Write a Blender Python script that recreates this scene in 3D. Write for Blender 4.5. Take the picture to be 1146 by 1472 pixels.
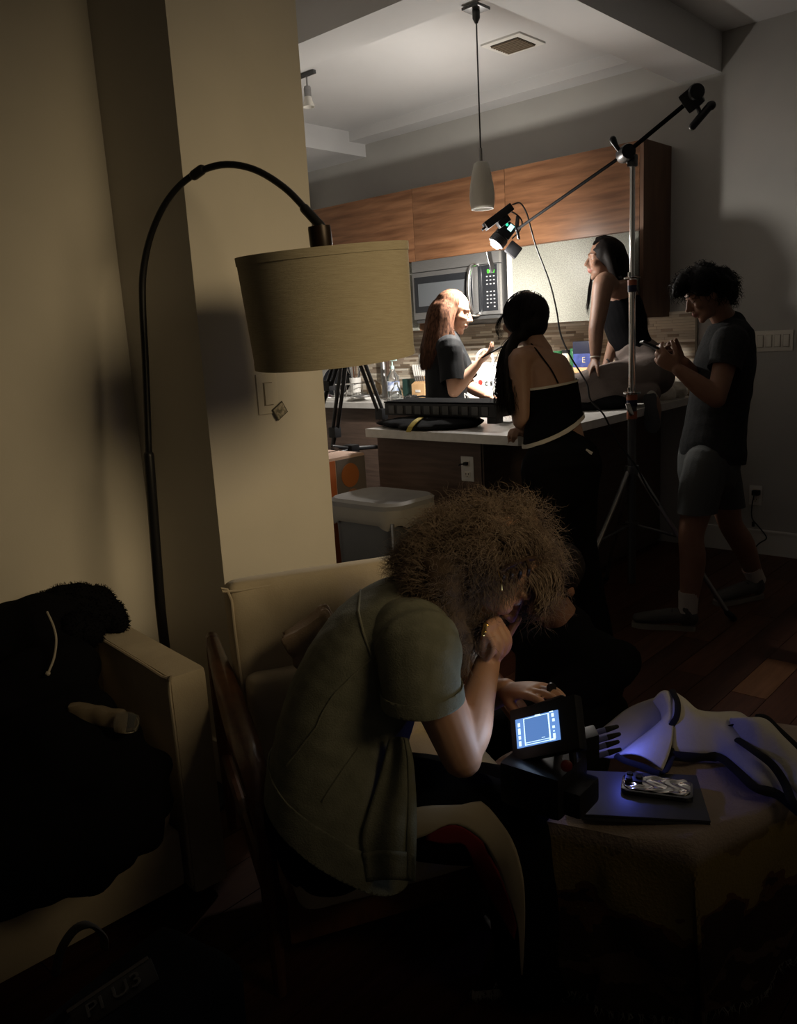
import bpy, bmesh, math, random
import numpy as np
from mathutils import Vector, Matrix

for _o in list(bpy.data.objects):
    bpy.data.objects.remove(_o)
C = bpy.context.scene.collection
SC = bpy.context.scene
random.seed(7)
RNG = np.random.default_rng(7)
A = np.array

# ------------------------------------------------------------------ camera, world, light, exposure
FPX = 1192.2
YAW, PIT, ROL = -0.7450647, -0.2058702, -0.05669669
CAM = A([0.0, 0.0, 1.35])
_cy, _sy, _cp, _sp, _cr, _sr = math.cos(YAW), math.sin(YAW), math.cos(PIT), math.sin(PIT), math.cos(ROL), math.sin(ROL)
FWD = A([_sy * _cp, _cy * _cp, _sp])
_r0 = A([_cy, -_sy, 0.0]); _u0 = np.cross(_r0, FWD)
RGT = _cr * _r0 + _sr * _u0
UPV = -_sr * _r0 + _cr * _u0
cam = bpy.data.cameras.new('camera')
cam.sensor_fit = 'VERTICAL'; cam.sensor_height = 24.0
cam.lens = FPX / 1472 * 24.0
cam.clip_start = 0.05
camo = bpy.data.objects.new('camera', cam); C.objects.link(camo)
m = Matrix.Identity(4)
for i in range(3):
    m[i][0], m[i][1], m[i][2], m[i][3] = RGT[i], UPV[i], -FWD[i], CAM[i]
camo.matrix_world = m
SC.camera = camo
SC.view_settings.view_transform = 'Standard'
SC.view_settings.look = 'None'
SC.view_settings.gamma = 1.0
SC.view_settings.use_curve_mapping = False
SC.view_settings.exposure = 0.0
w = bpy.data.worlds.new('night'); SC.world = w; w.use_nodes = True
w.node_tree.nodes['Background'].inputs[0].default_value = (0.9, 0.75, 0.55, 1)
w.node_tree.nodes['Background'].inputs[1].default_value = 0.02

def light(name, kind, loc, energy, color, **kw):
    l = bpy.data.lights.new(name, kind); l.energy = energy; l.color = color
    aim = kw.pop('aim', None)
    for k, v in kw.items(): setattr(l, k, v)
    o = bpy.data.objects.new(name, l); C.objects.link(o); o.location = loc
    if aim is not None:
        o.rotation_euler = (Vector(aim) - Vector(loc)).to_track_quat('-Z', 'Y').to_euler()
    return o

# warm dim spot added for an unseen source (its made-up fixture is built with the ceiling fittings), aimed at the pillar
WARM = (1.4, 1.52, 2.42)
WAIM = (-1.95, 1.76, 1.12)
light('unseen_warm_spot', 'SPOT', WARM, 225, (1.0, 0.76, 0.43), aim=WAIM, spot_size=math.radians(51), spot_blend=1.0, shadow_soft_size=0.75)

# ------------------------------------------------------------------ points from the photograph's measurements
def ray(x, y): return FWD + (x - 573) / FPX * RGT - (y - 736) / FPX * UPV
def V(x, y, d): return CAM + ray(x, y) * d
def PY(x, y, Y):
    r = ray(x, y); return CAM + r * (Y / r[1])
def PX(x, y, X):
    r = ray(x, y); return CAM + r * (X / r[0])
def PZ(x, y, z):
    r = ray(x, y); return CAM + r * ((z - 1.35) / r[2])
RH = A([_cy, -_sy, 0.0])          # horizontal "to the right of the picture"
FH = A([_sy, _cy, 0.0])           # horizontal "into the picture"
ZU = A([0.0, 0.0, 1.0])

# ------------------------------------------------------------------ materials
MATS = {}
def mat(name, col, rough=0.6, metal=0.0, spec=0.4, col2=None, scale=8.0, stretch=(1, 1, 1), bump=0.0, bscale=60.0,
        emit=None, estr=0.0, trans=0.0, sss=0.0, ior=1.45, sheen=0.0, detail=4.0, contrast=(0.35, 0.65), coat=0.0, alpha=1.0):
    if name in MATS: return MATS[name]
    mt = bpy.data.materials.new(name); mt.use_nodes = True
    nt = mt.node_tree; b = nt.nodes['Principled BSDF']
    b.inputs['Base Color'].default_value = (*col, 1)
    b.inputs['Roughness'].default_value = rough; b.inputs['Metallic'].default_value = metal
    b.inputs['Specular IOR Level'].default_value = spec; b.inputs['IOR'].default_value = ior
    b.inputs['Transmission Weight'].default_value = trans
    b.inputs['Coat Weight'].default_value = coat
    if sss: 
        b.inputs['Subsurface Weight'].default_value = sss
        b.inputs['Subsurface Radius'].default_value = (0.012, 0.005, 0.003)
        b.inputs['Subsurface Scale'].default_value = 1.0
    if sheen: b.inputs['Sheen Weight'].default_value = sheen
    if emit is not None:
        b.inputs['Emission Color'].default_value = (*emit, 1); b.inputs['Emission Strength'].default_value = estr
    tc = nt.nodes.new('ShaderNodeTexCoord'); mp = nt.nodes.new('ShaderNodeMapping')
    mp.inputs['Scale'].default_value = stretch
    nt.links.new(tc.outputs['Object'], mp.inputs['Vector'])
    if col2 is not None:
        n = nt.nodes.new('ShaderNodeTexNoise'); n.inputs['Scale'].default_value = scale; n.inputs['Detail'].default_value = detail
        n.inputs['Distortion'].default_value = 0.4
        nt.links.new(mp.outputs[0], n.inputs['Vector'])
        r = nt.nodes.new('ShaderNodeValToRGB')
        r.color_ramp.elements[0].position = contrast[0]; r.color_ramp.elements[1].position = contrast[1]
        r.color_ramp.elements[0].color = (*col, 1); r.color_ramp.elements[1].color = (*col2, 1)
        nt.links.new(n.outputs['Fac'], r.inputs[0]); nt.links.new(r.outputs[0], b.inputs['Base Color'])
    if bump:
        n2 = nt.nodes.new('ShaderNodeTexNoise'); n2.inputs['Scale'].default_value = bscale; n2.inputs['Detail'].default_value = 5
        nt.links.new(mp.outputs[0], n2.inputs['Vector'])
        bp = nt.nodes.new('ShaderNodeBump'); bp.inputs['Strength'].default_value = bump; bp.inputs['Distance'].default_value = 0.01
        nt.links.new(n2.outputs['Fac'], bp.inputs['Height']); nt.links.new(bp.outputs[0], b.inputs['Normal'])
    MATS[name] = mt
    return mt

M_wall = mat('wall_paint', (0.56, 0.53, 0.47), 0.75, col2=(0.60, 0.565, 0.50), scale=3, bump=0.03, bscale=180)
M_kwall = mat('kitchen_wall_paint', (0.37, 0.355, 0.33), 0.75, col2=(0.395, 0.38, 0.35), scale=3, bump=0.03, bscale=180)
M_ceil = mat('ceiling_paint', (0.54, 0.53, 0.52), 0.8, col2=(0.57, 0.56, 0.55), scale=2, bump=0.03, bscale=150)
M_white = mat('white_paint', (0.62, 0.60, 0.56), 0.5)
M_plastic_w = mat('ivory_plastic', (0.62, 0.58, 0.50), 0.4)
M_walnut = mat('walnut_veneer', (0.105, 0.045, 0.020), 0.42, col2=(0.22, 0.105, 0.05), scale=5, stretch=(0.6, 3, 7), bump=0.04, bscale=20, detail=6, contrast=(0.3, 0.72))
M_walnut_d = mat('walnut_side', (0.10, 0.05, 0.03), 0.5, col2=(0.15, 0.08, 0.045), scale=5, stretch=(3, 3, 0.6))
M_base = mat('dark_wood_laminate', (0.075, 0.048, 0.036), 0.55, col2=(0.115, 0.075, 0.055), scale=6, stretch=(0.6, 0.6, 9), bump=0.03, bscale=30)
M_counter = mat('grey_stone_worktop', (0.50, 0.48, 0.45), 0.28, col2=(0.56, 0.54, 0.51), scale=25)
M_black = mat('black_metal', (0.010, 0.010, 0.011), 0.38, spec=0.4)
M_blackm = mat('black_matte', (0.004, 0.004, 0.0045), 0.8, spec=0.06)
M_rubber = mat('black_rubber', (0.012, 0.012, 0.012), 0.7)
M_chrome = mat('chrome', (0.72, 0.72, 0.72), 0.16, metal=1.0)
M_steel = mat('brushed_steel', (0.27, 0.266, 0.262), 0.38, metal=0.85, col2=(0.32, 0.315, 0.31), scale=30, stretch=(1, 1, 30))
M_dsteel = mat('dark_steel', (0.10, 0.10, 0.10), 0.4, metal=0.7)
M_glassblk = mat('black_glass', (0.012, 0.013, 0.015), 0.12, spec=0.5)
M_glasswin = mat('microwave_window', (0.07, 0.075, 0.08), 0.35, spec=0.5)
M_frost = mat('frosted_white_panel', (0.155, 0.155, 0.13), 0.5, col2=(0.24, 0.24, 0.205), scale=190, detail=2, contrast=(0.42, 0.58))
M_shade = mat('linen_shade', (0.46, 0.41, 0.30), 0.85, col2=(0.40, 0.35, 0.25), scale=60, stretch=(0.4, 0.4, 9), bump=0.25, bscale=160)
M_cream = mat('cream_upholstery', (0.56, 0.48, 0.35), 0.85, col2=(0.50, 0.42, 0.30), scale=12, bump=0.12, bscale=220, sheen=0.15)
M_wood_arm = mat('brown_wood', (0.085, 0.034, 0.016), 0.35, col2=(0.13, 0.055, 0.026), scale=8, stretch=(4, 4, 1), coat=0.3)
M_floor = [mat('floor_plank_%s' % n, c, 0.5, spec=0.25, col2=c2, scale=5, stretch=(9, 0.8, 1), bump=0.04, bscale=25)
           for n, c, c2 in (('red', (0.055, 0.019, 0.010), (0.085, 0.031, 0.016)), ('brown', (0.066, 0.026, 0.012), (0.10, 0.041, 0.02)), ('deep', (0.042, 0.015, 0.008), (0.062, 0.024, 0.012)), ('lit_amber', (0.13, 0.054, 0.022), (0.175, 0.075, 0.033)))]  # last tone holds a warm patch of light in its colour
M_joint = mat('floor_joint', (0.02, 0.01, 0.006), 0.8)
M_fabric_blk = mat('black_fabric', (0.009, 0.009, 0.010), 0.95, spec=0.1, bump=0.2, bscale=200)
M_wool_blk = mat('black_wool', (0.006, 0.006, 0.007), 1.0, spec=0.05)
M_skin = mat('skin_fair', (0.52, 0.29, 0.19), 0.5, col2=(0.57, 0.33, 0.22), scale=18, sss=0.12)
M_skin_tan = mat('skin_tan', (0.25, 0.14, 0.09), 0.55, col2=(0.28, 0.16, 0.105), scale=18, sss=0.1)
M_skin_olive = mat('skin_olive', (0.17, 0.092, 0.06), 0.55, col2=(0.195, 0.107, 0.07), scale=18, sss=0.08)
M_skin_brown = mat('skin_brown', (0.25, 0.125, 0.075), 0.5, col2=(0.28, 0.145, 0.09), scale=18, sss=0.08)
M_lip = mat('lip', (0.24, 0.09, 0.072), 0.5)
M_eyew = mat('eye_white', (0.6, 0.58, 0.55), 0.2)
M_dark = mat('dark_iris', (0.01, 0.007, 0.005), 0.2)
M_hair_blk = mat('black_hair', (0.006, 0.0045, 0.004), 0.62, spec=0.12)
M_hair_brn = mat('brown_hair', (0.032, 0.0145, 0.009), 0.7, spec=0.05, col2=(0.115, 0.055, 0.032), scale=110, stretch=(1, 1, 0.06))
M_hair_curl = mat('curly_hair', (0.16, 0.115, 0.085), 0.65, spec=0.2, col2=(0.27, 0.205, 0.155), scale=20)
M_hair_curl_in = mat('curly_hair_inner', (0.11, 0.078, 0.057), 0.85, spec=0.1)
M_vest = mat('olive_denim', (0.155, 0.158, 0.115), 0.9, col2=(0.20, 0.203, 0.15), scale=30, bump=0.25, bscale=300)
M_vest_seam = mat('olive_denim_seam', (0.19, 0.19, 0.14), 0.9, bump=0.3, bscale=300)
M_tee_blk = mat('black_tshirt', (0.009, 0.0095, 0.0105), 0.8, spec=0.2, bump=0.12, bscale=200)
M_tee_gray = mat('charcoal_tshirt', (0.022, 0.0228, 0.0228), 0.95, spec=0.1, col2=(0.033, 0.033, 0.033), scale=80, bump=0.15, bscale=200)
M_tank = mat('black_tank', (0.0035, 0.0035, 0.004), 0.95, spec=0.05)
M_trimw = mat('cream_trim', (0.45, 0.41, 0.34), 0.85)
M_pants_blk = mat('black_trousers', (0.0045, 0.0045, 0.005), 0.95, spec=0.08)
M_pants_mauve = mat('taupe_trousers', (0.135, 0.107, 0.094), 0.9, bump=0.2, bscale=150)
M_shorts = mat('grey_shorts', (0.07, 0.073, 0.07), 0.9, bump=0.2, bscale=200)
M_sock = mat('white_sock', (0.5, 0.45, 0.40), 0.95, bump=0.3, bscale=250)
M_shoe = mat('dark_trainer', (0.075, 0.07, 0.062), 0.7)
M_sole = mat('pale_sole', (0.22, 0.20, 0.17), 0.7)
M_stripe_w = mat('cream_stripe', (0.42, 0.36, 0.26), 0.9)
M_stripe_r = mat('red_stripe', (0.16, 0.012, 0.014), 0.9)
M_gold = mat('gold', (0.9, 0.62, 0.22), 0.25, metal=1.0)
M_tape_o = mat('orange_tape', (0.38, 0.12, 0.06), 0.6)
M_tape_n = mat('navy_tape', (0.015, 0.018, 0.05), 0.6)
M_clear = mat('clear_glass', (0.95, 0.97, 0.97), 0.03, trans=1.0, ior=1.45)
M_clearp = mat('clear_plastic', (0.95, 0.97, 0.97), 0.12, trans=0.95, ior=1.3)
M_frostglass = mat('frosted_glass_shade', (0.74, 0.71, 0.64), 0.55, trans=0.3, ior=1.3)

# ------------------------------------------------------------------ mesh helpers
def nrm(v):
    v = np.asarray(v, float); n = np.linalg.norm(v); return v / n if n > 1e-9 else v
def catmull(P, k=4):
    P = np.asarray(P, float)
    if len(P) < 3 or k <= 1: 
        if len(P) == 2 and k > 1:
            t = np.linspace(0, 1, k + 1)[:, None]; return P[0] * (1 - t) + P[1] * t
        return P
    Q = np.vstack([2 * P[0] - P[1], P, 2 * P[-1] - P[-2]]); out = []
    for i in range(1, len(Q) - 2):
        p0, p1, p2, p3 = Q[i - 1], Q[i], Q[i + 1], Q[i + 2]
        for j in range(k):
            t = j / k
            out.append(0.5 * (2 * p1 + (p2 - p0) * t + (2 * p0 - 5 * p1 + 4 * p2 - p3) * t * t + (3 * p1 - p0 - 3 * p2 + p3) * t ** 3))
    out.append(P[-1]); return A(out)

def resamp(P, n):
    P = np.asarray(P, float); d = np.r_[0, np.cumsum(np.linalg.norm(np.diff(P, axis=0), axis=1))]; u = np.linspace(0, d[-1], n)
    return np.stack([np.interp(u, d, P[:, k]) for k in range(3)], 1)
class MB:
    """collects shapes in world metres; build() links them as one mesh object"""
    def __init__(s, M=None): s.v = []; s.f = []; s.mi = []; s.n = 0; s.M = M
    def add(s, V_, F_, m=0):
        V_ = np.asarray(V_, float).reshape(-1, 3)
        if s.M is not None: V_ = V_ @ s.M[:3, :3].T + s.M[:3, 3]
        s.v.append(V_)
        for q in F_: s.f.append([i + s.n for i in q]); s.mi.append(m)
        s.n += len(V_); return s
    def box(s, c, size, R=None, bev=0.0, m=0):
        h = A(size, float) / 2
        if bev <= 0:
            V_ = A([[x, y, z] for x in (-1, 1) for y in (-1, 1) for z in (-1, 1)]) * h
            F_ = [(0, 1, 3, 2), (4, 6, 7, 5), (0, 4, 5, 1), (2, 3, 7, 6), (0, 2, 6, 4), (1, 5, 7, 3)]
        else:
            bm = bmesh.new(); bmesh.ops.create_cube(bm, size=1.0)
            for v in bm.verts: v.co = Vector((v.co.x * size[0], v.co.y * size[1], v.co.z * size[2]))
            bmesh.ops.bevel(bm, geom=bm.edges[:], offset=min(bev, min(size) * 0.45), segments=2, profile=0.7, affect='EDGES')
            bm.verts.index_update()
            V_ = A([v.co[:] for v in bm.verts]); F_ = [[v.index for v in f.verts] for f in bm.faces]; bm.free()
        if R is not None: V_ = V_ @ np.asarray(R).T
        return s.add(V_ + A(c, float), F_, m)
    def tube(s, pts, rad, n=10, k=4, lat=None, cap='round', m=0, closed=False, sq=1.0):
        pts = np.asarray(pts, float)
        if np.isscalar(rad): rad = [rad] * len(pts)
        rr = A([(r, r) if np.isscalar(r) else r for r in rad], float)
        if k > 1 and not closed: pts = catmull(pts, k); rr = np.maximum(catmull(rr, k), 1e-4) if len(rr) > 1 else rr
        N = len(pts); T = np.zeros((N, 3))
        for i in range(N):
            a = pts[(i - 1) % N] if (closed or i > 0) else pts[0]; b = pts[(i + 1) % N] if (closed or i < N - 1) else pts[-1]
            T[i] = nrm(b - a)
        L = A(lat, float) if lat is not None else nrm(np.cross(T[0], A([0.31, 0.22, 0.92]) if abs(T[0][2]) < 0.9 else A([1.0, 0.1, 0])))
        rings = []; frames = []
        for i in range(N):
            base = A(lat, float) if lat is not None else L
            l = nrm(base - T[i] * (base @ T[i])); L = l; q = np.cross(T[i], l); frames.append((l, q))
        th = np.linspace(0, 2 * np.pi, n, endpoint=False)
        cs, sn = np.cos(th), np.sin(th); cs = np.sign(cs) * np.abs(cs) ** sq; sn = np.sign(sn) * np.abs(sn) ** sq
        def ring(p, l, q, ra, rb): return p + np.outer(cs * ra, l) + np.outer(sn * rb, q)
        if cap == 'round' and not closed:
            for a in (80, 55, 28):
                c_, s_ = math.cos(math.radians(a)), math.sin(math.radians(a)); e = min(rr[0])
                rings.append(ring(pts[0] - T[0] * e * s_, *frames[0], rr[0][0] * c_, rr[0][1] * c_))
        for i in range(N): rings.append(ring(pts[i], *frames[i], *rr[i]))
        if cap == 'round' and not closed:
            for a in (28, 55, 80):
                c_, s_ = math.cos(math.radians(a)), math.sin(math.radians(a)); e = min(rr[-1])
                rings.append(ring(pts[-1] + T[-1] * e * s_, *frames[-1], rr[-1][0] * c_, rr[-1][1] * c_))
        K = len(rings); V_ = np.vstack(rings); F_ = []
        for i in range(K - (0 if closed else 1)):
            j2 = (i + 1) % K
            for j in range(n):
                j1 = (j + 1) % n; F_.append((i * n + j, i * n + j1, j2 * n + j1, j2 * n + j))
        if not closed and cap: F_.append(tuple(range(n - 1, -1, -1))); F_.append(tuple(range((K - 1) * n, K * n)))
        return s.add(V_, F_, m)
    def ell(s, c, r, R=None, n=16, m=0):
        V_ = []; F_ = []; st = n // 2
        for i in range(1, st):
            p = math.pi * i / st
            for j in range(n):
                t = 2 * math.pi * j / n; V_.append((math.sin(p) * math.cos(t), math.sin(p) * math.sin(t), math.cos(p)))
        V_ = A(V_ + [(0, 0, 1), (0, 0, -1)]) * (A(r, float) if not np.isscalar(r) else r)
        for i in range(st - 2):
            for j in range(n):
                j1 = (j + 1) % n; F_.append((i * n + j, (i + 1) * n + j, (i + 1) * n + j1, i * n + j1))
        t0, b0 = len(V_) - 2, len(V_) - 1
        for j in range(n):
            j1 = (j + 1) % n; F_.append((t0, j, j1)); F_.append((b0, (st - 2) * n + j1, (st - 2) * n + j))
        if R is not None: V_ = V_ @ np.asarray(R).T
        return s.add(V_ + A(c, float), F_, m)
    def lathe(s, prof, c, axis=(0, 0, 1), n=24, m=0, capped=True):
        ax = nrm(axis); a = nrm(np.cross(ax, A([1.0, 0, 0]) if abs(ax[0]) < 0.9 else A([0, 1.0, 0]))); b = np.cross(ax, a)
        th = np.linspace(0, 2 * np.pi, n, endpoint=False); V_ = []; F_ = []
        for r, h in prof:
            V_.append(A(c, float) + ax * h + np.outer(np.cos(th) * r, a) + np.outer(np.sin(th) * r, b))
        K = len(prof); V_ = np.vstack(V_)
        for i in range(K - 1):
            for j in range(n):
                j1 = (j + 1) % n; F_.append((i * n + j, i * n + j1, (i + 1) * n + j1, (i + 1) * n + j))
        if capped:
            F_.append(tuple(range(n - 1, -1, -1))); F_.append(tuple(range((K - 1) * n, K * n)))
        return s.add(V_, F_, m)
    def prism(s, outline, vec, m=0):
        P = np.asarray(outline, float); n = len(P); V_ = np.vstack([P, P + A(vec, float)])
        F_ = [tuple(range(n - 1, -1, -1)), tuple(range(n, 2 * n))] + [(i, (i + 1) % n, n + (i + 1) % n, n + i) for i in range(n)]
        return s.add(V_, F_, m)
    def sheet(s, G, thick=0.003, m=0):
        """G (nu,nv,3): a thick sheet"""
        G = np.asarray(G, float); nu, nv, _ = G.shape
        du = np.gradient(G, axis=0); dv = np.gradient(G, axis=1); N = np.cross(du, dv)
        N /= np.maximum(np.linalg.norm(N, axis=2, keepdims=True), 1e-9)
        top = (G + N * thick / 2).reshape(-1, 3); bot = (G - N * thick / 2).reshape(-1, 3); o = nu * nv
        F_ = []
        I = lambda i, j: i * nv + j
        for i in range(nu - 1):
            for j in range(nv - 1):
                F_.append((I(i, j), I(i + 1, j), I(i + 1, j + 1), I(i, j + 1)))
                F_.append((o + I(i, j), o + I(i, j + 1), o + I(i + 1, j + 1), o + I(i + 1, j)))
        for i in range(nu - 1):
            F_.append((I(i, 0), o + I(i, 0), o + I(i + 1, 0), I(i + 1, 0))); F_.append((I(i, nv - 1), I(i + 1, nv - 1), o + I(i + 1, nv - 1), o + I(i, nv - 1)))
        for j in range(nv - 1):
            F_.append((I(0, j), I(0, j + 1), o + I(0, j + 1), o + I(0, j))); F_.append((I(nu - 1, j), o + I(nu - 1, j), o + I(nu - 1, j + 1), I(nu - 1, j + 1)))
        return s.add(np.vstack([top, bot]), F_, m)
    def mesh(s, name='m'):
        me = bpy.data.meshes.new(name)
        me.from_pydata(np.vstack(s.v).tolist(), [], s.f); return me

def top_loc(o):
    while o.parent: o = o.parent
    return A(o.location[:])
def link(name, me, mats, parent=None, loc=None, angle=35, kind=None, mi=None):
    me.name = name
    o = bpy.data.objects.new(name, me); C.objects.link(o)
    if not isinstance(mats, (list, tuple)): mats = [mats]
    for mm in mats: me.materials.append(mm)
    if mi is not None: me.polygons.foreach_set('material_index', np.asarray(mi, np.int32))
    off = top_loc(parent) if parent is not None else (A(loc, float) if loc is not None else A([0, 0, 0.0]))
    n = len(me.vertices); co = np.empty(n * 3, np.float32); me.vertices.foreach_get('co', co)
    co = co.reshape(-1, 3) - off.astype(np.float32); me.vertices.foreach_set('co', co.ravel())
    if angle is not None:
        me.polygons.foreach_set('use_smooth', np.ones(len(me.polygons), bool))
        if angle < 179: me.set_sharp_from_angle(angle=math.radians(angle))
    me.update()
    if parent is not None: o.parent = parent
    elif loc is not None: o.location = loc
    if kind: o['kind'] = kind
    return o
def build(mb, name, mats, parent=None, loc=None, angle=35, kind=None):
    me = mb.mesh(name); o = link(name, me, mats, parent, loc, angle, kind, mb.mi)
    bm = bmesh.new(); bm.from_mesh(me); bmesh.ops.recalc_face_normals(bm, faces=bm.faces[:]); bm.to_mesh(me); bm.free()
    return o
def tag(o, label, cat, group=None):
    o['label'] = label; o['category'] = cat
    if group: o['group'] = group
    return o
def thing(name, label, cat, loc, group=None):
    o = bpy.data.objects.new(name, None); C.objects.link(o); o.location = [float(x) for x in loc]; o.empty_display_size = 0.1
    return tag(o, label, cat, group)
def single(mb, name, mats, label, cat, loc, group=None, angle=35):
    return tag(build(mb, name, mats, None, loc, angle), label, cat, group)
def struct(name, mb, mats, parent=None, angle=35):
    o = build(mb, name, mats, parent, None, angle)
    if parent is None: o['kind'] = 'structure'
    return o

def fuse_mesh(mb, voxel=0.006, smooth=4, fac=0.5):
    me = mb.mesh('tmp'); ob = bpy.data.objects.new('tmp', me); C.objects.link(ob)
    r = ob.modifiers.new('r', 'REMESH'); r.mode = 'VOXEL'; r.voxel_size = voxel; r.adaptivity = 0
    if smooth:
        s_ = ob.modifiers.new('s', 'SMOOTH'); s_.factor = fac; s_.iterations = smooth
    dg = bpy.context.evaluated_depsgraph_get(); dg.update()
    out = bpy.data.meshes.new_from_object(ob.evaluated_get(dg))
    bpy.data.objects.remove(ob); bpy.data.meshes.remove(me)
    out.materials.clear()
    return out
def getco(me):
    co = np.empty(len(me.vertices) * 3, np.float32); me.vertices.foreach_get('co', co); return co.reshape(-1, 3).astype(float)
def setco(me, co): me.vertices.foreach_set('co', np.asarray(co, np.float32).ravel()); me.update()
def oncam(ob, off, x, y, d=0.002):
    """the point of a mesh part that lies in the direction measured for (x, y), lifted off the surface"""
    r = nrm(ray(x, y)); o = CAM - off
    ok_, loc, no, _i = ob.ray_cast(Vector([float(q) for q in o]), Vector([float(q) for q in r]))
    if not ok_: return None
    no = A(no[:]); no = no if no @ r < 0 else -no
    return A(loc[:]) + off + no * d
def getno(me):
    no = np.empty(len(me.vertices) * 3, np.float32); me.vertices.foreach_get('normal', no); return no.reshape(-1, 3).astype(float)
def wob(co, scale, seed=0):
    """smooth pseudo noise in [-1,1] made of warped sines"""
    r = np.random.default_rng(seed); out = np.zeros(len(co)); 
    for k in range(5):
        d = nrm(r.normal(size=3)) * scale * (0.6 + 0.5 * k); ph = r.uniform(0, 6.28, 2)
        d2 = nrm(r.normal(size=3)) * scale * 0.7
        out += np.sin(co @ d + ph[0] + 1.3 * np.sin(co @ d2 + ph[1])) / (1 + 0.35 * k)
    return out / 3.0
def folds(me, amp, scale, seed=0, direction=None, dscale=None):
    co = getco(me); n = getno(me); q = co
    if direction is not None:
        d = nrm(direction); al = (co @ d)[:, None] * d; q = (co - al) + al * (dscale or 0.25)
    setco(me, co + n * (wob(q, scale, seed) * amp)[:, None])
def cut(me, planes, region=None):
    """remove what lies on the +normal side of each plane; region(center)->bool limits the cut"""
    bm = bmesh.new(); bm.from_mesh(me)
    for p, n in planes:
        p = Vector([float(x) for x in p]); n = Vector([float(x) for x in n]).normalized()
        if region is None: geom = bm.verts[:] + bm.edges[:] + bm.faces[:]
        else:
            fs = [f for f in bm.faces if region(f.calc_center_median())]
            es = {e for f in fs for e in f.edges}; vs = {v for f in fs for v in f.verts}; geom = list(vs) + list(es) + fs
        bmesh.ops.bisect_plane(bm, geom=geom, plane_co=p, plane_no=n)
        kill = [f for f in bm.faces if (f.calc_center_median() - p).dot(n) > 1e-5 and (region is None or region(f.calc_center_median()))]
        bmesh.ops.delete(bm, geom=kill, context='FACES')
    bm.to_mesh(me); bm.free(); return me
def shell(me, th=0.004):
    """give an open surface thickness (inwards)"""
    bm = bmesh.new(); bm.from_mesh(me); bmesh.ops.recalc_face_normals(bm, faces=bm.faces[:])
    bm.normal_update(); vs = list(bm.verts); fs = list(bm.faces); es = [e for e in bm.edges if len(e.link_faces) == 1]
    nv = {v: bm.verts.new(v.co - v.normal * th) for v in vs}
    for f in fs:
        try: bm.faces.new([nv[v] for v in reversed(f.verts)])
        except ValueError: pass
    for e in es:
        a, b = e.verts
        try: bm.faces.new([a, b, nv[b], nv[a]])
        except ValueError: pass
    bmesh.ops.recalc_face_normals(bm, faces=bm.faces[:])
    bm.to_mesh(me); bm.free(); return me
def band(me, p0, n0, p1, n1, off=0.004, region=None, th=0.003):
    """a raised band of a cloth mesh between two planes (hem, cuff)"""
    m2 = me.copy(); cut(m2, [(p0, n0), (p1, n1)], region)
    if region is not None:
        bm = bmesh.new(); bm.from_mesh(m2); bmesh.ops.delete(bm, geom=[f for f in bm.faces if not region(f.calc_center_median())], context='FACES'); bm.to_mesh(m2); bm.free()
    setco(m2, getco(m2) + getno(m2) * off); return shell(m2, th)

def strands(polys, r0, r1, name, mats, parent, kind='stuff', sides=3, tip=0.25):
    """polys (N,K,3): thin tapered tubes joined into one part"""
    P = np.asarray(polys, float); N, K, _ = P.shape
    T = np.gradient(P, axis=1); T /= np.maximum(np.linalg.norm(T, axis=2, keepdims=True), 1e-9)
    ref = A([0.36, 0.48, 0.8]); a = np.cross(T, ref); a /= np.maximum(np.linalg.norm(a, axis=2, keepdims=True), 1e-9); b = np.cross(T, a)
    t = np.linspace(0, 1, K); rad = (r0 + (r1 - r0) * t) * np.where(t > 1 - tip, np.maximum((1 - t) / tip, 0.08), 1)
    th = np.linspace(0, 2 * np.pi, sides, endpoint=False)
    V_ = P[:, :, None, :] + rad[None, :, None, None] * (np.cos(th)[None, None, :, None] * a[:, :, None, :] + np.sin(th)[None, None, :, None] * b[:, :, None, :])
    V_ = V_.reshape(-1, 3)
    n, k, j = np.meshgrid(np.arange(N), np.arange(K - 1), np.arange(sides), indexing='ij')
    base = n * K * sides; j1 = (j + 1) % sides
    F_ = np.stack([base + k * sides + j, base + k * sides + j1, base + (k + 1) * sides + j1, base + (k + 1) * sides + j], -1).reshape(-1, 4)
    me = bpy.data.meshes.new(name); me.vertices.add(len(V_)); me.vertices.foreach_set('co', V_.astype(np.float32).ravel())
    me.loops.add(F_.size); me.loops.foreach_set('vertex_index', F_.astype(np.int32).ravel())
    me.polygons.add(len(F_)); me.polygons.foreach_set('loop_start', np.arange(0, F_.size, 4, dtype=np.int32))
    me.update(calc_edges=True); me.validate()
    return link(name, me, mats, parent, None, 180, kind)
def text_mesh(body, size, M, depth=0.001, name='lettering', align='CENTER'):
    cu = bpy.data.curves.new('t', 'FONT'); cu.body = body; cu.size = size; cu.extrude = depth; cu.align_x = align; cu.align_y = 'CENTER'
    ob = bpy.data.objects.new('t', cu); C.objects.link(ob); dg = bpy.context.evaluated_depsgraph_get(); dg.update()
    me = bpy.data.meshes.new_from_object(ob.evaluated_get(dg)); bpy.data.objects.remove(ob); me.materials.clear()
    me.transform(Matrix([[float(x) for x in r] for r in M])); return me
def frame(c, x, y, z=None):
    x = nrm(x); y = nrm(np.asarray(y, float) - x * (np.asarray(y, float) @ x)); z = np.cross(x, y)
    Mx = np.eye(4); Mx[:3, 0] = x; Mx[:3, 1] = y; Mx[:3, 2] = z; Mx[:3, 3] = c; return Mx
# ================================================================== the room
D = 4.876; H = 2.87
struct('floor', MB().box((-1.5, 1.34, -0.06), (7.9, 7.3, 0.10)), M_joint)
FLOOR = bpy.data.objects['floor']
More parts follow.
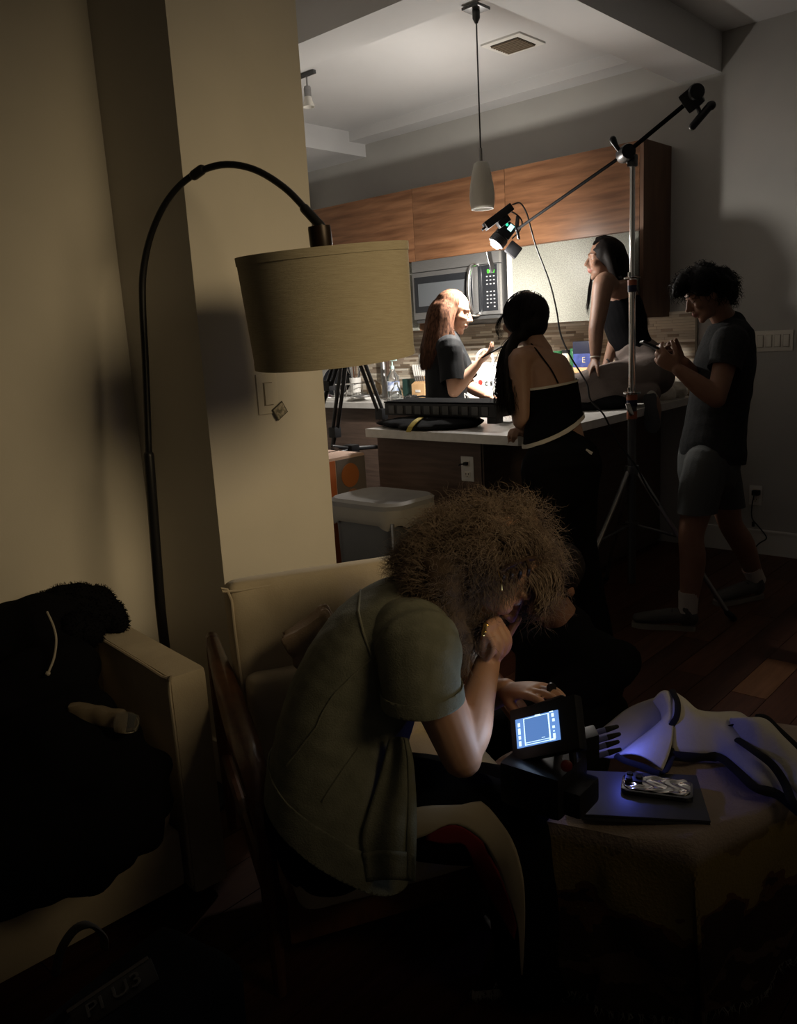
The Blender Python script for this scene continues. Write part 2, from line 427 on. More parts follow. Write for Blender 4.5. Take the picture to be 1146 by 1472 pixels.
# planks, each a part of the floor
pl = 0
x = -2.335
while x < 0.60:
    y = -0.3 + RNG.uniform(-0.9, 0)
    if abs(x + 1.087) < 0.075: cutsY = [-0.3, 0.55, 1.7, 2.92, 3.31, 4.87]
    else:
        cutsY = []; 
        while y < D: cutsY.append(y); y += RNG.uniform(0.7, 1.5)
        cutsY.append(D)
    for a, b in zip(cutsY[:-1], cutsY[1:]):
        a = max(a, -0.3); b = min(b, D - 0.002)
        if b - a < 0.08: continue
        k = 3 if (abs(x + 1.087) < 0.075 and abs(a - 2.92) < 0.01) else int(RNG.integers(0, 3))  # short plank coloured brighter: a patch of warm light painted in
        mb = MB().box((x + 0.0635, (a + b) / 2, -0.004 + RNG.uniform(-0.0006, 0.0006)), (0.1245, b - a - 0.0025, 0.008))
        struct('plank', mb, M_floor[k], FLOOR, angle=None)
    x += 0.127
struct('ceiling', MB().box((-1.5, 1.34, H + 0.05), (7.9, 7.3, 0.10)), M_ceil)
CEIL = bpy.data.objects['ceiling']
struct('beam', MB().box((-3.66, 2.905, 2.77), (3.32, 0.25, 0.20)).box((-2.047, 3.98, 2.77), (0.245, 1.90, 0.20)), M_ceil, CEIL)
struct('soffit', MB().box((-4.99, 3.953, 2.79), (0.73, 1.846, 0.16)), M_ceil, CEIL)
struct('wall_ledge', MB().box((-3.4, 4.79, 2.835), (2.46, 0.17, 0.07)), M_ceil, CEIL)
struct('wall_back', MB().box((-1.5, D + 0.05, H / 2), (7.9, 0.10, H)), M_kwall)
WB = bpy.data.objects['wall_back']
struct('wall_left', MB().box((-2.40, -0.42, H / 2), (0.10, 3.58, H)), M_wall)
struct('wall_middle', MB().box((-3.66, 1.595, H / 2), (3.374, 0.45, H)), M_wall)
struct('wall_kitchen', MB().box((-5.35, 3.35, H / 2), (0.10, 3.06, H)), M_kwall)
struct('wall_front', MB().box((-0.05, -2.26, H / 2), (4.8, 0.10, H)), M_wall)
wr = MB()
Y0, Y1, Z0, Z1 = 0.45, 2.5, 0.95, 2.66
wr.box((2.35, (-2.21 + Y0) / 2, H / 2), (0.1, Y0 + 2.21, H)).box((2.35, (Y1 + D) / 2, H / 2), (0.1, D - Y1, H))
wr.box((2.35, (Y0 + Y1) / 2, Z0 / 2), (0.1, Y1 - Y0, Z0)).box((2.35, (Y0 + Y1) / 2, (Z1 + H) / 2), (0.1, Y1 - Y0, H - Z1))
struct('wall_right', wr, M_wall)
wf = MB()
for yy in (Y0 + 0.02, Y1 - 0.02): wf.box((2.35, yy, (Z0 + Z1) / 2), (0.08, 0.04, Z1 - Z0))
for zz in (Z0 + 0.02, Z1 - 0.02): wf.box((2.35, (Y0 + Y1) / 2, zz), (0.08, Y1 - Y0 - 0.08, 0.04))
wf.box((2.35, 0.98, (Z0 + Z1) / 2), (0.06, 0.10, Z1 - Z0 - 0.08)).box((2.35, 1.72, (Z0 + Z1) / 2), (0.06, 0.10, Z1 - Z0 - 0.08))
struct('window_1', wf, M_white)
bb = MB().box((0.15, D - 0.008, 0.072), (4.3, 0.016, 0.144)).box((0.15, D - 0.011, 0.136), (4.3, 0.022, 0.012))
struct('baseboard_back', bb, M_white)
struct('baseboard_left', MB().box((-2.343, -0.42, 0.072), (0.014, 3.56, 0.144)).box((-2.15, 1.363, 0.072), (0.38, 0.014, 0.144)).box((-1.966, 1.595, 0.072), (0.014, 0.46, 0.144)), M_white)

# ---- mosaic backsplash: stick tiles, parts of the back wall
TM = [mat('tile_' + n, c, 0.3, col2=c2, scale=14, stretch=(1, 1, 4)) for n, c, c2 in (
    ('sand', (0.56, 0.48, 0.37), (0.63, 0.55, 0.43)), ('taupe', (0.32, 0.25, 0.185), (0.38, 0.30, 0.225)),
    ('brown', (0.19, 0.14, 0.095), (0.24, 0.18, 0.125)), ('ivory', (0.68, 0.62, 0.52), (0.74, 0.68, 0.58)), ('stone', (0.44, 0.375, 0.295), (0.50, 0.43, 0.345)))]
M_grout = mat('grout', (0.20, 0.17, 0.135), 0.9)
struct('backsplash_bed', MB().box((-3.47, D - 0.001, 1.165), (2.88, 0.006, 0.49)), M_grout, WB)
cells = []
z = 0.925; rowh = 0.0152
while z < 1.405:
    x = -2.04; 
    while x > -4.88:
        L = float(RNG.choice([0.07, 0.10, 0.14, 0.19, 0.24]))
        L = min(L, x + 4.89)
        cells.append((x - L / 2, z + rowh / 2, L, int(RNG.choice([0, 1, 2, 3, 4], p=[.33, .2, .12, .15, .2])), RNG.uniform(0, 0.0025)))
        x -= L + 0.0012
    z += rowh + 0.0012
cells.sort(key=lambda c: -c[0])
TMESH = {}
for i, (cx, cz, L, k, pr) in enumerate(cells[:298]):
    key = (round(L, 2), k)
    o_size = (max(L, 0.01), 0.007, rowh)
    if key not in TMESH:
        me = MB().box((0, 0, 0), (max(round(L, 2), .01), 0.007, rowh)).mesh('tile'); me.materials.append(TM[k]); TMESH[key] = me
    o = bpy.data.objects.new('tile', TMESH[key]); C.objects.link(o); o.parent = WB; o.location = (cx, D - 0.0045 - pr, cz)
mb = MB()
for cx, cz, L, k, pr in cells[298:]: mb.box((cx, D - 0.0045 - pr, cz), (max(L, .01), 0.007, rowh), m=k)
build(mb, 'tile_field', TM, WB, angle=None, kind='stuff')
struct('tile_edge', MB().box((-2.034, D - 0.006, 1.165), (0.012, 0.014, 0.49)), M_grout, WB)

# ---- ceiling fittings
t = thing('ceiling_vent', 'square white ceiling vent with brown louvres near the beam corner', 'vent', (-2.75, 4.10, H))
R45 = None
build(MB().box((-2.75, 4.10, H - 0.005), (0.25, 0.25, 0.01)), 'frame', M_white, t)
M_lv = mat('vent_louvre', (0.16, 0.12, 0.08), 0.6)
build(MB().box((-2.75, 4.10, H - 0.0115), (0.175, 0.175, 0.003)), 'grille_bed', mat('vent_dark', (0.05, 0.04, 0.03), 0.8), t)
for i in range(8):
    build(MB().box((-2.75, 4.10 - 0.077 + i * 0.022, H - 0.017), (0.172, 0.012, 0.006)), 'louvre', M_lv, t)
wl = A(WARM)
t = thing('added_warm_lamp', 'added white paper globe for the unseen warm light above the living room', 'lamp', (wl[0], wl[1], H))  # fixture made up to go with the added warm spot
wa_ = nrm(A(WAIM) - wl)
build(MB().lathe([(0.06, 0), (0.06, -0.02), (0.01, -0.03), (0.01, -0.10)], (wl[0], wl[1], H), n=20), 'mount', M_steel, t)
build(MB().lathe([(0.20, -0.22), (0.70, -0.12), (0.82, 0.02), (0.81, 0.02), (0.69, -0.11), (0.19, -0.21)], wl, wa_, n=32, capped=False), 'added_globe', M_white, t)
pc = A([-2.23, 3.06, 2.665])
t = thing('pendant_lamp', 'unlit pendant lamp with frosted glass shade hanging on a thin cord', 'lamp', pc)
build(MB().box(pc + A([0, 0, -0.006]), (0.085, 0.085, 0.012), bev=0.003).lathe([(0.016, 0), (0.016, -0.03), (0.006, -0.05)], pc + A([0, 0, -0.012]), n=12), 'canopy', M_dsteel, t)
build(MB().tube([pc + A([0, 0, -0.03]), pc + A([0, 0, -0.60])], 0.0033, n=6, k=1), 'cord', M_dsteel, t)
zt = 2.066 - 2.665
build(MB().lathe([(0.007, zt + 0.055), (0.007, zt), (0.018, zt - 0.002), (0.018, zt - 0.02)], pc, n=12), 'socket', M_steel, t)
prof = [(0.022, zt), (0.031, zt - 0.006), (0.042, zt - 0.05), (0.051, zt - 0.10), (0.054, zt - 0.135), (0.053, zt - 0.165), (0.048, zt - 0.192)]
prof += [(r - 0.003, h) for r, h in reversed(prof)]
build(MB().lathe(prof, pc, n=32, capped=False), 'glass_shade', M_frostglass, t, angle=60)
t = thing('track_light', 'small spot light with glass cup on a steel rail under the kitchen ceiling', 'lamp', (-3.79, 3.54, H))
c0 = A([-3.79, 3.54, H])
build(MB().box(c0 + A([-0.10, 0, -0.012]), (0.34, 0.02, 0.018)), 'rail', M_dsteel, t)
build(MB().tube([c0 + A([0, 0, -0.02]), c0 + A([0, 0, -0.075])], 0.005, n=6, k=1).lathe([(0.018, -0.075), (0.021, -0.085), (0.021, -0.13)], c0, n=14), 'socket', M_steel, t)
build(MB().lathe([(0.020, -0.13), (0.024, -0.15), (0.036, -0.185), (0.034, -0.185), (0.022, -0.15)], c0, n=20, capped=False), 'glass_cup', M_frostglass, t)

# ---- wall plates
def plate(name, label, c, ux, nrm_, w_, h_, rockers, cat='switch'):
    n = nrm(nrm_); u = nrm(ux); Rm = np.stack([u, n, ZU], 1)
    t = thing(name, label, cat, c)
    build(MB().box(A(c) + n * 0.003, (w_, 0.006, h_), R=Rm, bev=0.002), 'plate', M_plastic_w, t)
    for i in range(rockers):
        off = (i - (rockers - 1) / 2) * 0.046
        build(MB().box(A(c) + n * 0.0065 + u * off, (0.034, 0.003, 0.068), R=Rm), 'rocker_frame', mat('switch_gap', (0.25, 0.21, 0.15), 0.7), t)
        build(MB().box(A(c) + n * 0.0085 + u * off, (0.030, 0.006, 0.064), R=Rm, bev=0.0015), 'rocker', M_plastic_w, t)
    return t
t = plate('light_switch', 'ivory wall plate of four rocker switches on the back wall beside the man', (-1.60, D, 1.222), (1, 0, 0), (0, -1, 0), 0.208, 0.114, 4)
t.location = (-1.60, D, 1.222)
t = plate('light_switch', 'single rocker switch with a square tag on the yellow lit pillar', (-1.973, 1.588, 1.21), (0, 1, 0), (1, 0, 0), 0.078, 0.118, 1)
tg = A([-1.963, 1.625, 1.156]); Rt = frame(tg, A([0, .86, .5]), A([0, -.5, .86]))[:3, :3]
build(MB().box(tg, (0.047, 0.040, 0.002), R=Rt, m=0).box(tg + A([.0012, 0, 0]), (0.041, 0.034, 0.002), R=Rt, m=1), 'tag', [mat('tag_border', (0.06, 0.055, 0.045), 0.6), mat('tag_print', (0.14, 0.13, 0.10), 0.6, col2=(0.42, 0.38, 0.30), scale=110, detail=2)], t)
def outlet(label, c, ux, nv, sc=1.0):
    n = nrm(nv); u = nrm(ux); Rm = np.stack([u, n, ZU], 1); c = A(c)
    t = thing('wall_outlet', label, 'outlet', c)
    build(MB().box(c + n * 0.003, (0.072, 0.006, 0.116), R=Rm, bev=0.002), 'plate', M_white, t)
    for dz in (0.026, -0.026):
        o = build(MB().box(c + n * 0.0065 + ZU * dz, (0.033, 0.003, 0.028), R=Rm, bev=0.001), 'socket', M_plastic_w, t)
        sl = MB()
        for du in (-0.007, 0.007): sl.box(c + n * 0.0085 + ZU * (dz + 0.003) + u * du, (0.0025, 0.002, 0.009), R=Rm)
        sl.box(c + n * 0.0085 + ZU * (dz - 0.008), (0.004, 0.002, 0.004), R=Rm)
        build(sl, 'slot', M_rubber, o)
    return t
oc = A([-2.332, 3.02, 0.742])
outlet('white duplex outlet on the brown peninsula panel with a small black plug', oc, (1, 0, 0), (0, -1, 0))
t = thing('power_plug', 'small black plug with short lead in the peninsula outlet', 'plug', oc + A([0, -0.01, 0.026]))
build(MB().box(oc + A([0, -0.018, 0.026]), (0.018, 0.018, 0.016), bev=0.003), 'body', M_rubber, t)
build(MB().tube([oc + A([-0.002, -0.026, 0.026]), oc + A([-0.02, -0.034, 0.024]), oc + A([-0.036, -0.022, 0.016])], 0.0035, n=6), 'lead', M_rubber, t)
oc = A([-1.668, D, 0.345])
outlet('wall outlet low on the back wall behind the standing man', oc, (1, 0, 0), (0, -1, 0))
t = thing('charger_cord', 'black charger plug and cord drooping from the back wall outlet to the floor', 'cord', oc + A([0, -0.02, 0]))
build(MB().box(oc + A([0.01, -0.028, 0.02]), (0.04, 0.036, 0.03), bev=0.005), 'plug', M_rubber, t)
build(MB().tube([oc + A([0.0, -0.03, 0.005]), oc + A([-0.008, -0.035, -0.06]), oc + A([-0.005, -0.035, -0.13]), oc + A([0.03, -0.04, -0.17]), oc + A([0.075, -0.05, -0.215]), oc + A([0.085, -0.06, -0.24]), oc + A([0.05, -0.08, -0.27]), oc + A([0.01, -0.1, -0.337])], 0.0035, n=6, k=4).box(oc + A([0.003, -0.035, -0.165]), (0.015, 0.012, 0.03), bev=0.003), 'cord', M_rubber, t)

# ================================================================== kitchen cabinets
def cab(label, x0, x1, z0, z1, yf, doors, name='wall_cabinet', body=None, yb=D - 0.002):
    t = thing(name, label, 'cabinet', ((x0 + x1) / 2, (yf + yb) / 2, z0))
    build(MB().box(((x0 + x1) / 2, (yf + 0.02 + yb) / 2, (z0 + z1) / 2), (x1 - x0, yb - yf - 0.02, z1 - z0)), 'body', body or M_walnut_d, t)
    for a, b, c, d, m_ in doors:
        build(MB().box(((a + b) / 2, yf + 0.009, (c + d) / 2), (b - a - 0.004, 0.018, d - c - 0.004), bev=0.0015), 'door', m_, t)
    return t
YF = 4.526
cab('walnut wall cabinet at the far left, partly behind the lamp shade', -4.90, -3.885, 1.395, 2.34, YF, [(-4.90, -3.885, 1.86, 2.34, M_walnut), (-4.90, -3.885, 1.395, 1.86, M_frost)])
cab('walnut wall cabinet directly above the microwave', -3.885, -3.125, 1.862, 2.34, YF, [(-3.885, -3.125, 1.862, 2.34, M_walnut)])
t = cab('walnut wall cabinet with speckled white lower door, right of the microwave', -3.125, -2.225, 1.39, 2.34, YF, [(-3.125, -2.225, 1.868, 2.34, M_walnut), (-3.085, -2.228, 1.39, 1.866, M_frost), (-3.125, -3.087, 1.39, 1.866, M_white)])
build(MB().box((-2.2135, 4.70, 1.865), (0.022, 0.35, 0.955)), 'side_panel', M_walnut_d, t)
# microwave
mx0, mx1, mz0, mz1, my = -3.870, -3.142, 1.468, 1.857, 4.468
t = thing('microwave', 'stainless over-the-range microwave with black glass door under the walnut cabinet', 'microwave', ((mx0 + mx1) / 2, 4.66, mz0))
build(MB().box(((mx0 + mx1) / 2, (my + 0.03 + 4.868) / 2, (mz0 + mz1) / 2), (mx1 - mx0, 4.868 - my - 0.03, mz1 - mz0)).box(((mx0 + mx1) / 2, 4.66, mz0 - 0.012), (mx1 - mx0 - 0.03, 0.36, 0.024)), 'case', M_dsteel, t)
build(MB().box(((mx0 + mx1) / 2, my + 0.014, 1.82), (mx1 - mx0, 0.03, 0.073), bev=0.004), 'vent_strip', M_steel, t)
d_ = build(MB().box(((mx0 - 3.285) / 2, my + 0.014, 1.624), (-3.285 - mx0, 0.028, 0.31), bev=0.004), 'door', M_steel, t)
build(MB().box(((mx0 + .02 - 3.355) / 2, my - 0.002, 1.632), (0.495, 0.006, 0.235), bev=0.002), 'door_glass', M_glassblk, d_)
build(MB().box((-3.615, my - 0.006, 1.63), (0.40, 0.004, 0.15)), 'window', M_glasswin, d_)
build(MB().tube([(-3.315, my + 0.0, 1.785), (-3.335, my - 0.045, 1.765), (-3.345, my - 0.06, 1.63), (-3.335, my - 0.045, 1.49), (-3.315, my, 1.475)], 0.014, n=12), 'handle', M_chrome, d_)
build(MB().box(((-3.283 + mx1) / 2, my + 0.014, 1.624), (mx1 + 3.283, 0.028, 0.31), bev=0.004), 'control_frame', M_steel, t)
cp = build(MB().box((-3.234, my - 0.001, 1.634), (0.150, 0.006, 0.285), bev=0.002), 'control_panel', M_glassblk, t)
M_green = mat('green_digits', (0.0, 0.1, 0.0), 0.5, emit=(0.12, 1.0, 0.05), estr=2.2)
link('clock_digits', text_mesh('0:00', 0.034, frame((-3.205, my - 0.005, 1.735), (1, 0, 0), (0, 0, 1))), M_green, cp, angle=None)
kp = MB()
for r_ in range(9):
    if r_ in (3,): continue
    for c_ in range(3):
        if r_ == 8 and c_ == 1: continue
        kp.box((-3.236 + c_ * 0.027, my - 0.005, 1.705 - r_ * 0.0235), (0.011, 0.003, 0.0065))
build(kp, 'key_print', mat('key_white', (0.3, 0.3, 0.3), 0.6), cp, kind='stuff', angle=None)
# base cabinets
bdoors = []
for a, b in ((-5.2, -4.62), (-4.62, -4.04), (-4.04, -3.62), (-3.62, -3.1), (-3.1, -2.62)): bdoors.append((a, b, 0.10, 0.878, M_base))
cab('dark wood base cabinet run below the rear worktop', -5.2, -2.62, 0.08, 0.878, 4.235, bdoors, name='base_cabinet', body=M_base)
t = thing('kitchen_peninsula', 'dark wood peninsula base with plain panels facing the living room', 'kitchen counter', (-2.5, 3.6, 0))
build(MB().box((-2.578, 3.25, 0.44), (0.645, 0.44, 0.876)).box((-2.43, 4.16, 0.44), (0.346, 1.38, 0.876)), 'body', M_base, t)
build(MB().box((-2.578, 3.024, 0.45), (0.648, 0.012, 0.85)), 'front_panel', M_base, t)
build(MB().box((-2.25, 3.94, 0.45), (0.012, 1.83, 0.85)), 'side_panel', mat('panel_taupe', (0.075, 0.052, 0.040), 0.6, col2=(0.10, 0.07, 0.055), scale=6, stretch=(1, .6, 9)), t)
co = A([(-2.90, 2.935), (-1.97, 2.90), (-1.945, 2.93), (-2.02, D - 0.012), (-5.2, D - 0.012), (-5.2, 4.2), (-2.62, 4.2), (-2.62, 3.5), (-2.92, 3.5)])
t = single(MB().prism(np.c_[co, np.full(len(co), 0.88)], (0, 0, 0.04)), 'worktop', M_counter, 'pale grey stone worktop wrapping around the kitchen in a U shape', 'worktop', (-2.5, 3.5, 0.88))
# ---- things on the worktop, rear left
zc = 0.92
def at(x, y, Y): return PY(x, y, Y)
def onc(x, y): return PZ(x, y, zc)
p = A([-4.58, 4.45, zc])
t = thing('dish_rack', 'wire dish rack on the rear worktop behind the tripod legs', 'dish rack', p)
rk = MB()
for i in range(7): rk.tube([p + A([-0.2 + i * 0.066, -0.12, 0.02]), p + A([-0.2 + i * 0.066, -0.12, 0.12]), p + A([-0.2 + i * 0.066, 0.12, 0.12]), p + A([-0.2 + i * 0.066, 0.12, 0.02])], 0.003, n=5, k=1)
for yy in (-0.12, 0.12):
    for zz in (0.02, 0.12): rk.tube([p + A([-0.2, yy, zz]), p + A([0.2, yy, zz])], 0.004, n=5, k=1)
build(rk, 'wire_frame', M_chrome, t)
build(MB().box(p + A([0, 0, 0.008]), (0.46, 0.3, 0.016), bev=0.006), 'tray', M_white, t)
p = A([-4.65, 4.44, 1.055]); Rp = frame(p, A([.8, .3, .1]), A([-.1, .15, 1]))
t = thing('frying_pan', 'dark pan with a bright rim standing in the dish rack', 'pan', p)
ax = nrm(A([0.45, -0.85, 0.25]))
build(MB().lathe([(0.09, -0.03), (0.105, -0.01), (0.115, 0.02), (0.111, 0.02), (0.10, -0.006), (0.085, -0.024)], p, ax, n=32), 'pan_body', M_glassblk, t)
build(MB().tube([p + nrm(np.cross(ax, ZU)) * 0.115 * math.cos(a) + np.cross(ax, nrm(np.cross(ax, ZU))) * 0.115 * math.sin(a) + ax * 0.02 for a in np.linspace(0, 2 * np.pi, 32, endpoint=False)], 0.004, n=6, k=1, closed=True), 'rim', M_chrome, t)
p = A([-4.50, 4.48, zc + 0.02])
t = thing('utensil_holder', 'white utensil cup hooked on the dish rack, full of cutlery', 'utensil holder', p)
build(MB().lathe([(0.038, 0), (0.045, 0.11), (0.041, 0.11), (0.035, 0.005)], p + A([0, 0, 0.03]), n=20), 'cup', M_white, t)
for i in range(6):
    a = i * 1.05; q = p + A([0.018 * math.cos(a), 0.018 * math.sin(a), 0.08]); e = q + A([0.03 * math.cos(a), 0.03 * math.sin(a), 0.12 + 0.02 * (i % 3)])
    build(MB().tube([q, e], [0.003, 0.004], n=6, k=1).ell(e, (0.011, 0.005, 0.018), n=8), 'utensil', (M_steel, M_black, M_wood_arm)[i % 3], t)
p = onc(492, 570); 
t = single(MB().box(p + A([0, 0.05, 0.014]), (0.40, 0.16, 0.026), bev=0.008), 'drying_mat', M_white, 'folded white drying mat along the front of the rear worktop', 'mat', p)
p = PZ(500, 572, zc + 0.028) + A([0.1, 0.06, 0])
t = thing('dinner_plate', 'dark plate lying on the folded white drying mat', 'plate', p)
build(MB().lathe([(0.05, 0), (0.09, 0.012), (0.088, 0.016), (0.05, 0.005)], p, n=28), 'plate', M_steel, t)
p = PZ(471, 571, zc) + A([0, 0.0, 0.0])
t = single(MB().box(p + A([0, 0, 0.015]), (0.11, 0.06, 0.03), bev=0.008), 'sponge', mat('pink_sponge', (0.6, 0.25, 0.5), 0.9, bump=.4, bscale=150), 'pink sponge at the far left of the rear worktop', 'sponge', p)
p = A([-4.48, 4.66, zc]); mb = MB().ell(p + A([0, 0, 0.06]), (0.075, 0.05, 0.07), n=14)
me = fuse_mesh(mb, 0.008, 1); folds(me, 0.012, 45, 3)
tag(link('paper_bag', me, mat('kraft_paper', (0.40, 0.30, 0.19), 0.9), None, p, 50), 'crumpled brown paper bag against the tiled backsplash', 'paper bag')
p = A([-4.50, 4.82, zc])
single(MB().box(p + A([0, 0, 0.17]), (0.06, 0.03, 0.34), bev=0.006), 'cutting_board', M_base, 'narrow dark board leaning upright against the tiles', 'board', p)
p = A([-4.315, 4.60, zc])
single(MB().lathe([(0.020, 0), (0.020, 0.27), (0.016, 0.28)], p, n=18), 'steel_flask', M_steel, 'slim steel flask between the board and the clear bottle', 'flask', p)
def bottle(label, p, prof, liquid, cap, labelm, hh):
    t = thing('soap_bottle', label, 'bottle', p)
    build(MB().lathe(prof, p, n=24), 'bottle_body', M_clearp, t, angle=60)
    if labelm: build(MB().lathe([(prof[1][0] * 1.01, hh[0]), (prof[1][0] * 1.01, hh[1])], p, n=24, capped=False), 'label', labelm, t)
    b = build(MB().lathe([(0.014, prof[-1][1]), (0.014, prof[-1][1] + 0.025)], p, n=14).tube([p + A([0, 0, prof[-1][1] + 0.02]), p + A([0, 0, prof[-1][1] + 0.06])], 0.005, n=8, k=1).box(p + A([0.015, 0, prof[-1][1] + 0.065]), (0.055, 0.018, 0.014), bev=0.004), 'pump', cap, t)
    return t
bottle('tall clear soap bottle with a blue label and pale pump', A([-4.13, 4.50, zc]), [(0.046, 0), (0.047, 0.12), (0.044, 0.16), (0.018, 0.20), (0.016, 0.215)], None, mat('mint_plastic', (0.45, 0.62, 0.58), 0.4), mat('blue_label', (0.62, 0.66, 0.74), 0.5, col2=(0.12, 0.18, 0.40), scale=40, detail=1), (0.06, 0.125))
p = A([-3.985, 4.37, zc])
t = thing('glass_carafe', 'small clear conical bottle in front of the tall soap bottle', 'bottle', p)
build(MB().lathe([(0.052, 0), (0.050, 0.02), (0.042, 0.07), (0.018, 0.10), (0.014, 0.115), (0.011, 0.115), (0.015, 0.098), (0.038, 0.068), (0.046, 0.02), (0.046, 0.006)], p, n=24), 'glass', M_clear, t, angle=60)
build(MB().lathe([(0.014, 0.113), (0.014, 0.13)], p, n=14), 'cap', M_steel, t)
p = A([-4.28, 4.74, zc])
single(MB().box(p + A([0.09, 0, 0.065]), (0.075, 0.07, 0.13), bev=0.006), 'tea_tin', mat('dark_green_tin', (0.03, 0.07, 0.06), 0.35, metal=.3), 'dark green tin beside the knife block', 'tin', p)
p = A([-4.01, 4.53, zc]); mb = MB()
for k in range(5):
    pts = [p + A([0.05 * math.cos(a * (1 + .2 * k) + k), 0.045 * math.sin(a + k), 0.012 + 0.01 * math.sin(2 * a + k)]) for a in np.linspace(0, 6, 14)]
    mb.tube(pts, 0.0035, n=5, k=2)
single(mb, 'cable_coil', M_dsteel, 'tangle of thin grey cable lying before the green tin', 'cable', p)
p = A([-3.965, 4.66, zc])
t = thing('knife_block', 'light wooden knife block with white handled knives', 'knife block', p)
M_beech = mat('beech_wood', (0.50, 0.30, 0.14), 0.5, col2=(0.58, 0.37, 0.19), scale=9, stretch=(1, 1, .3))
build(MB().prism([p + A([-0.06, -0.08, 0]), p + A([-0.06, 0.08, 0]), p + A([-0.06, 0.08, 0.17]), p + A([-0.06, -0.08, 0.10])], (0.12, 0, 0)), 'block', M_beech, t)
build(MB().box(p + A([0, -0.082, 0.05]), (0.045, 0.003, 0.018), bev=0.001), 'label_plate', M_white, t)
for i in range(6):
    q = p + A([-0.05 + i * 0.02, -0.04, 0.115]); dv = nrm(A([-0.32, 0.15, 1.0]))
    kf = build(MB().box(q + dv * 0.02, (0.003, 0.012, 0.05), R=frame(q, A([1, 0, 0.3]), A([0, 1, 0]))[:3, :3]), 'knife_blade', M_steel, t)
    build(MB().tube([q + dv * 0.045, q + dv * 0.12], [(0.006, 0.008), (0.007, 0.009)], n=8, k=1).ell(q + dv * 0.122, 0.008, n=8), 'knife_handle', M_white, t)
for i in range(3):
    q = p + A([0.0 + i * 0.025, 0.04, 0.15]); dv = nrm(A([-0.55, 0.1, 1.0]))
    build(MB().tube([q, q + dv * 0.17], [(0.008, 0.010), (0.009, 0.012)], n=8, k=1), 'knife_handle', M_white, t)
p = PZ(596, 583, 0.92); p = A([-3.77, 4.36, zc]); mb = MB()
mb.tube([p + A([-0.13, -0.02, 0.008]), p + A([-0.05, -0.04, 0.022]), p + A([0.05, -0.02, 0.014]), p + A([0.12, 0.0, 0.024])], 0.008, n=8).tube([p + A([-0.12, 0.03, 0.01]), p + A([0, 0.04, 0.03]), p + A([0.13, 0.02, 0.01])], 0.007, n=8).box(p + A([0.02, 0, 0.01]), (0.10, 0.06, 0.018), bev=0.006)
single(mb, 'headset', M_black, 'black cable bundle lying behind the long black case', 'cable', p)
# white bag with a loop handle behind the lit woman
p = A([-3.30, 4.50, zc])
t = thing('gift_bag', 'bright white bag with a round loop handle and red dot print', 'bag', p)
M_bag = mat('white_bag', (0.72, 0.72, 0.70), 0.6)
build(MB().prism([p + A([-0.15, -0.05, 0]), p + A([0.15, -0.05, 0]), p + A([0.145, -0.045, 0.235]), p + A([-0.145, -0.045, 0.255])], (0, 0.10, 0)), 'body', M_bag, t)
build(MB().tube([p + A([0.02 + 0.066 * math.cos(a), -0.03, 0.262 + 0.066 * math.sin(a)]) for a in np.linspace(-.7, math.pi + .7, 22)], 0.008, n=8, k=2), 'handle', M_bag, t)
pr = MB()
pr.tube([p + A([-0.085 + 0.045 * math.cos(a), -0.0525, 0.13 + 0.04 * math.sin(a)]) for a in np.linspace(3.4, 6.1, 10)], 0.003, n=4, k=2)
build(pr, 'arc_print', M_rubber, t)
build(MB().lathe([(0.017, 0), (0.017, 0.002)], p + A([-0.005, -0.053, 0.118]), (0, 1, 0), n=16), 'dot_print', mat('red_print', (0.45, 0.04, 0.03), 0.6), t)
link('lettering', text_mesh('c s', 0.055, frame(p + A([0.062, -0.053, 0.116]), (1, 0, 0), (0, 0, 1))), M_rubber, t, angle=None)
p = A([-3.10, 4.30, zc])
single(MB().box(p + A([0, 0, 0.012]), (0.13, 0.08, 0.022), bev=0.006).tube([p + A([-0.1, 0, 0.01]), p + A([-0.14, -0.03, 0.01]), p + A([-0.16, 0.02, 0.01])], 0.006, n=6), 'wallet', M_black, 'flat black pouch beside the hand of the lit woman', 'pouch', p)
# ---- rear right: wooden riser with jars
p = A([-2.74, 4.72, zc])
t = thing('wooden_riser', 'light wooden shelf riser against the tiles holding jars', 'shelf', p)
build(MB().box(p + A([0, 0, 0.175]), (0.56, 0.18, 0.03), bev=0.003), 'shelf_board', M_beech, t)
for sx in (-0.265, 0.265): build(MB().box(p + A([sx, 0, 0.08]), (0.025, 0.17, 0.16)), 'side_panel', M_beech, t)
def jar(name, label, p, r, h, body, lid, lh=0.02, sq=False):
    t = thing(name, label, 'jar', p, 'kitchen jars on and under the wooden riser')
    if sq: build(MB().box(p + A([0, 0, h / 2]), (2 * r, 2 * r, h), bev=0.004), 'jar_body', body, t)
    else: build(MB().lathe([(r * 0.94, 0), (r, 0.006), (r, h - 0.012), (r * 0.85, h)], p, n=20), 'jar_body', body, t)
    if lid: build(MB().lathe([(r * 0.95, h), (r * 0.97, h + 0.002), (r * 0.97, h + lh)], p, n=20) if not sq else MB().box(p + A([0, 0, h + lh / 2]), (2.04 * r, 2.04 * r, lh), bev=.002), 'lid', lid, t)
    return t
zs = zc + 0.19
M_greenlid = mat('green_lid', (0.02, 0.10, 0.04), 0.4); M_navy = mat('navy_label', (0.03, 0.045, 0.16), 0.5, col2=(0.05, 0.07, 0.24), scale=30)
jar('spice_jar', 'dark spice bottle at the left end of the wooden riser', A([-2.955, 4.72, zs]), 0.026, 0.09, mat('dark_spice', (0.05, 0.03, 0.02), .3), M_black)
jar('spice_jar', 'white spice jar with a green lid on the riser', A([-2.876, 4.71, zs]), 0.030, 0.085, M_white, M_greenlid)
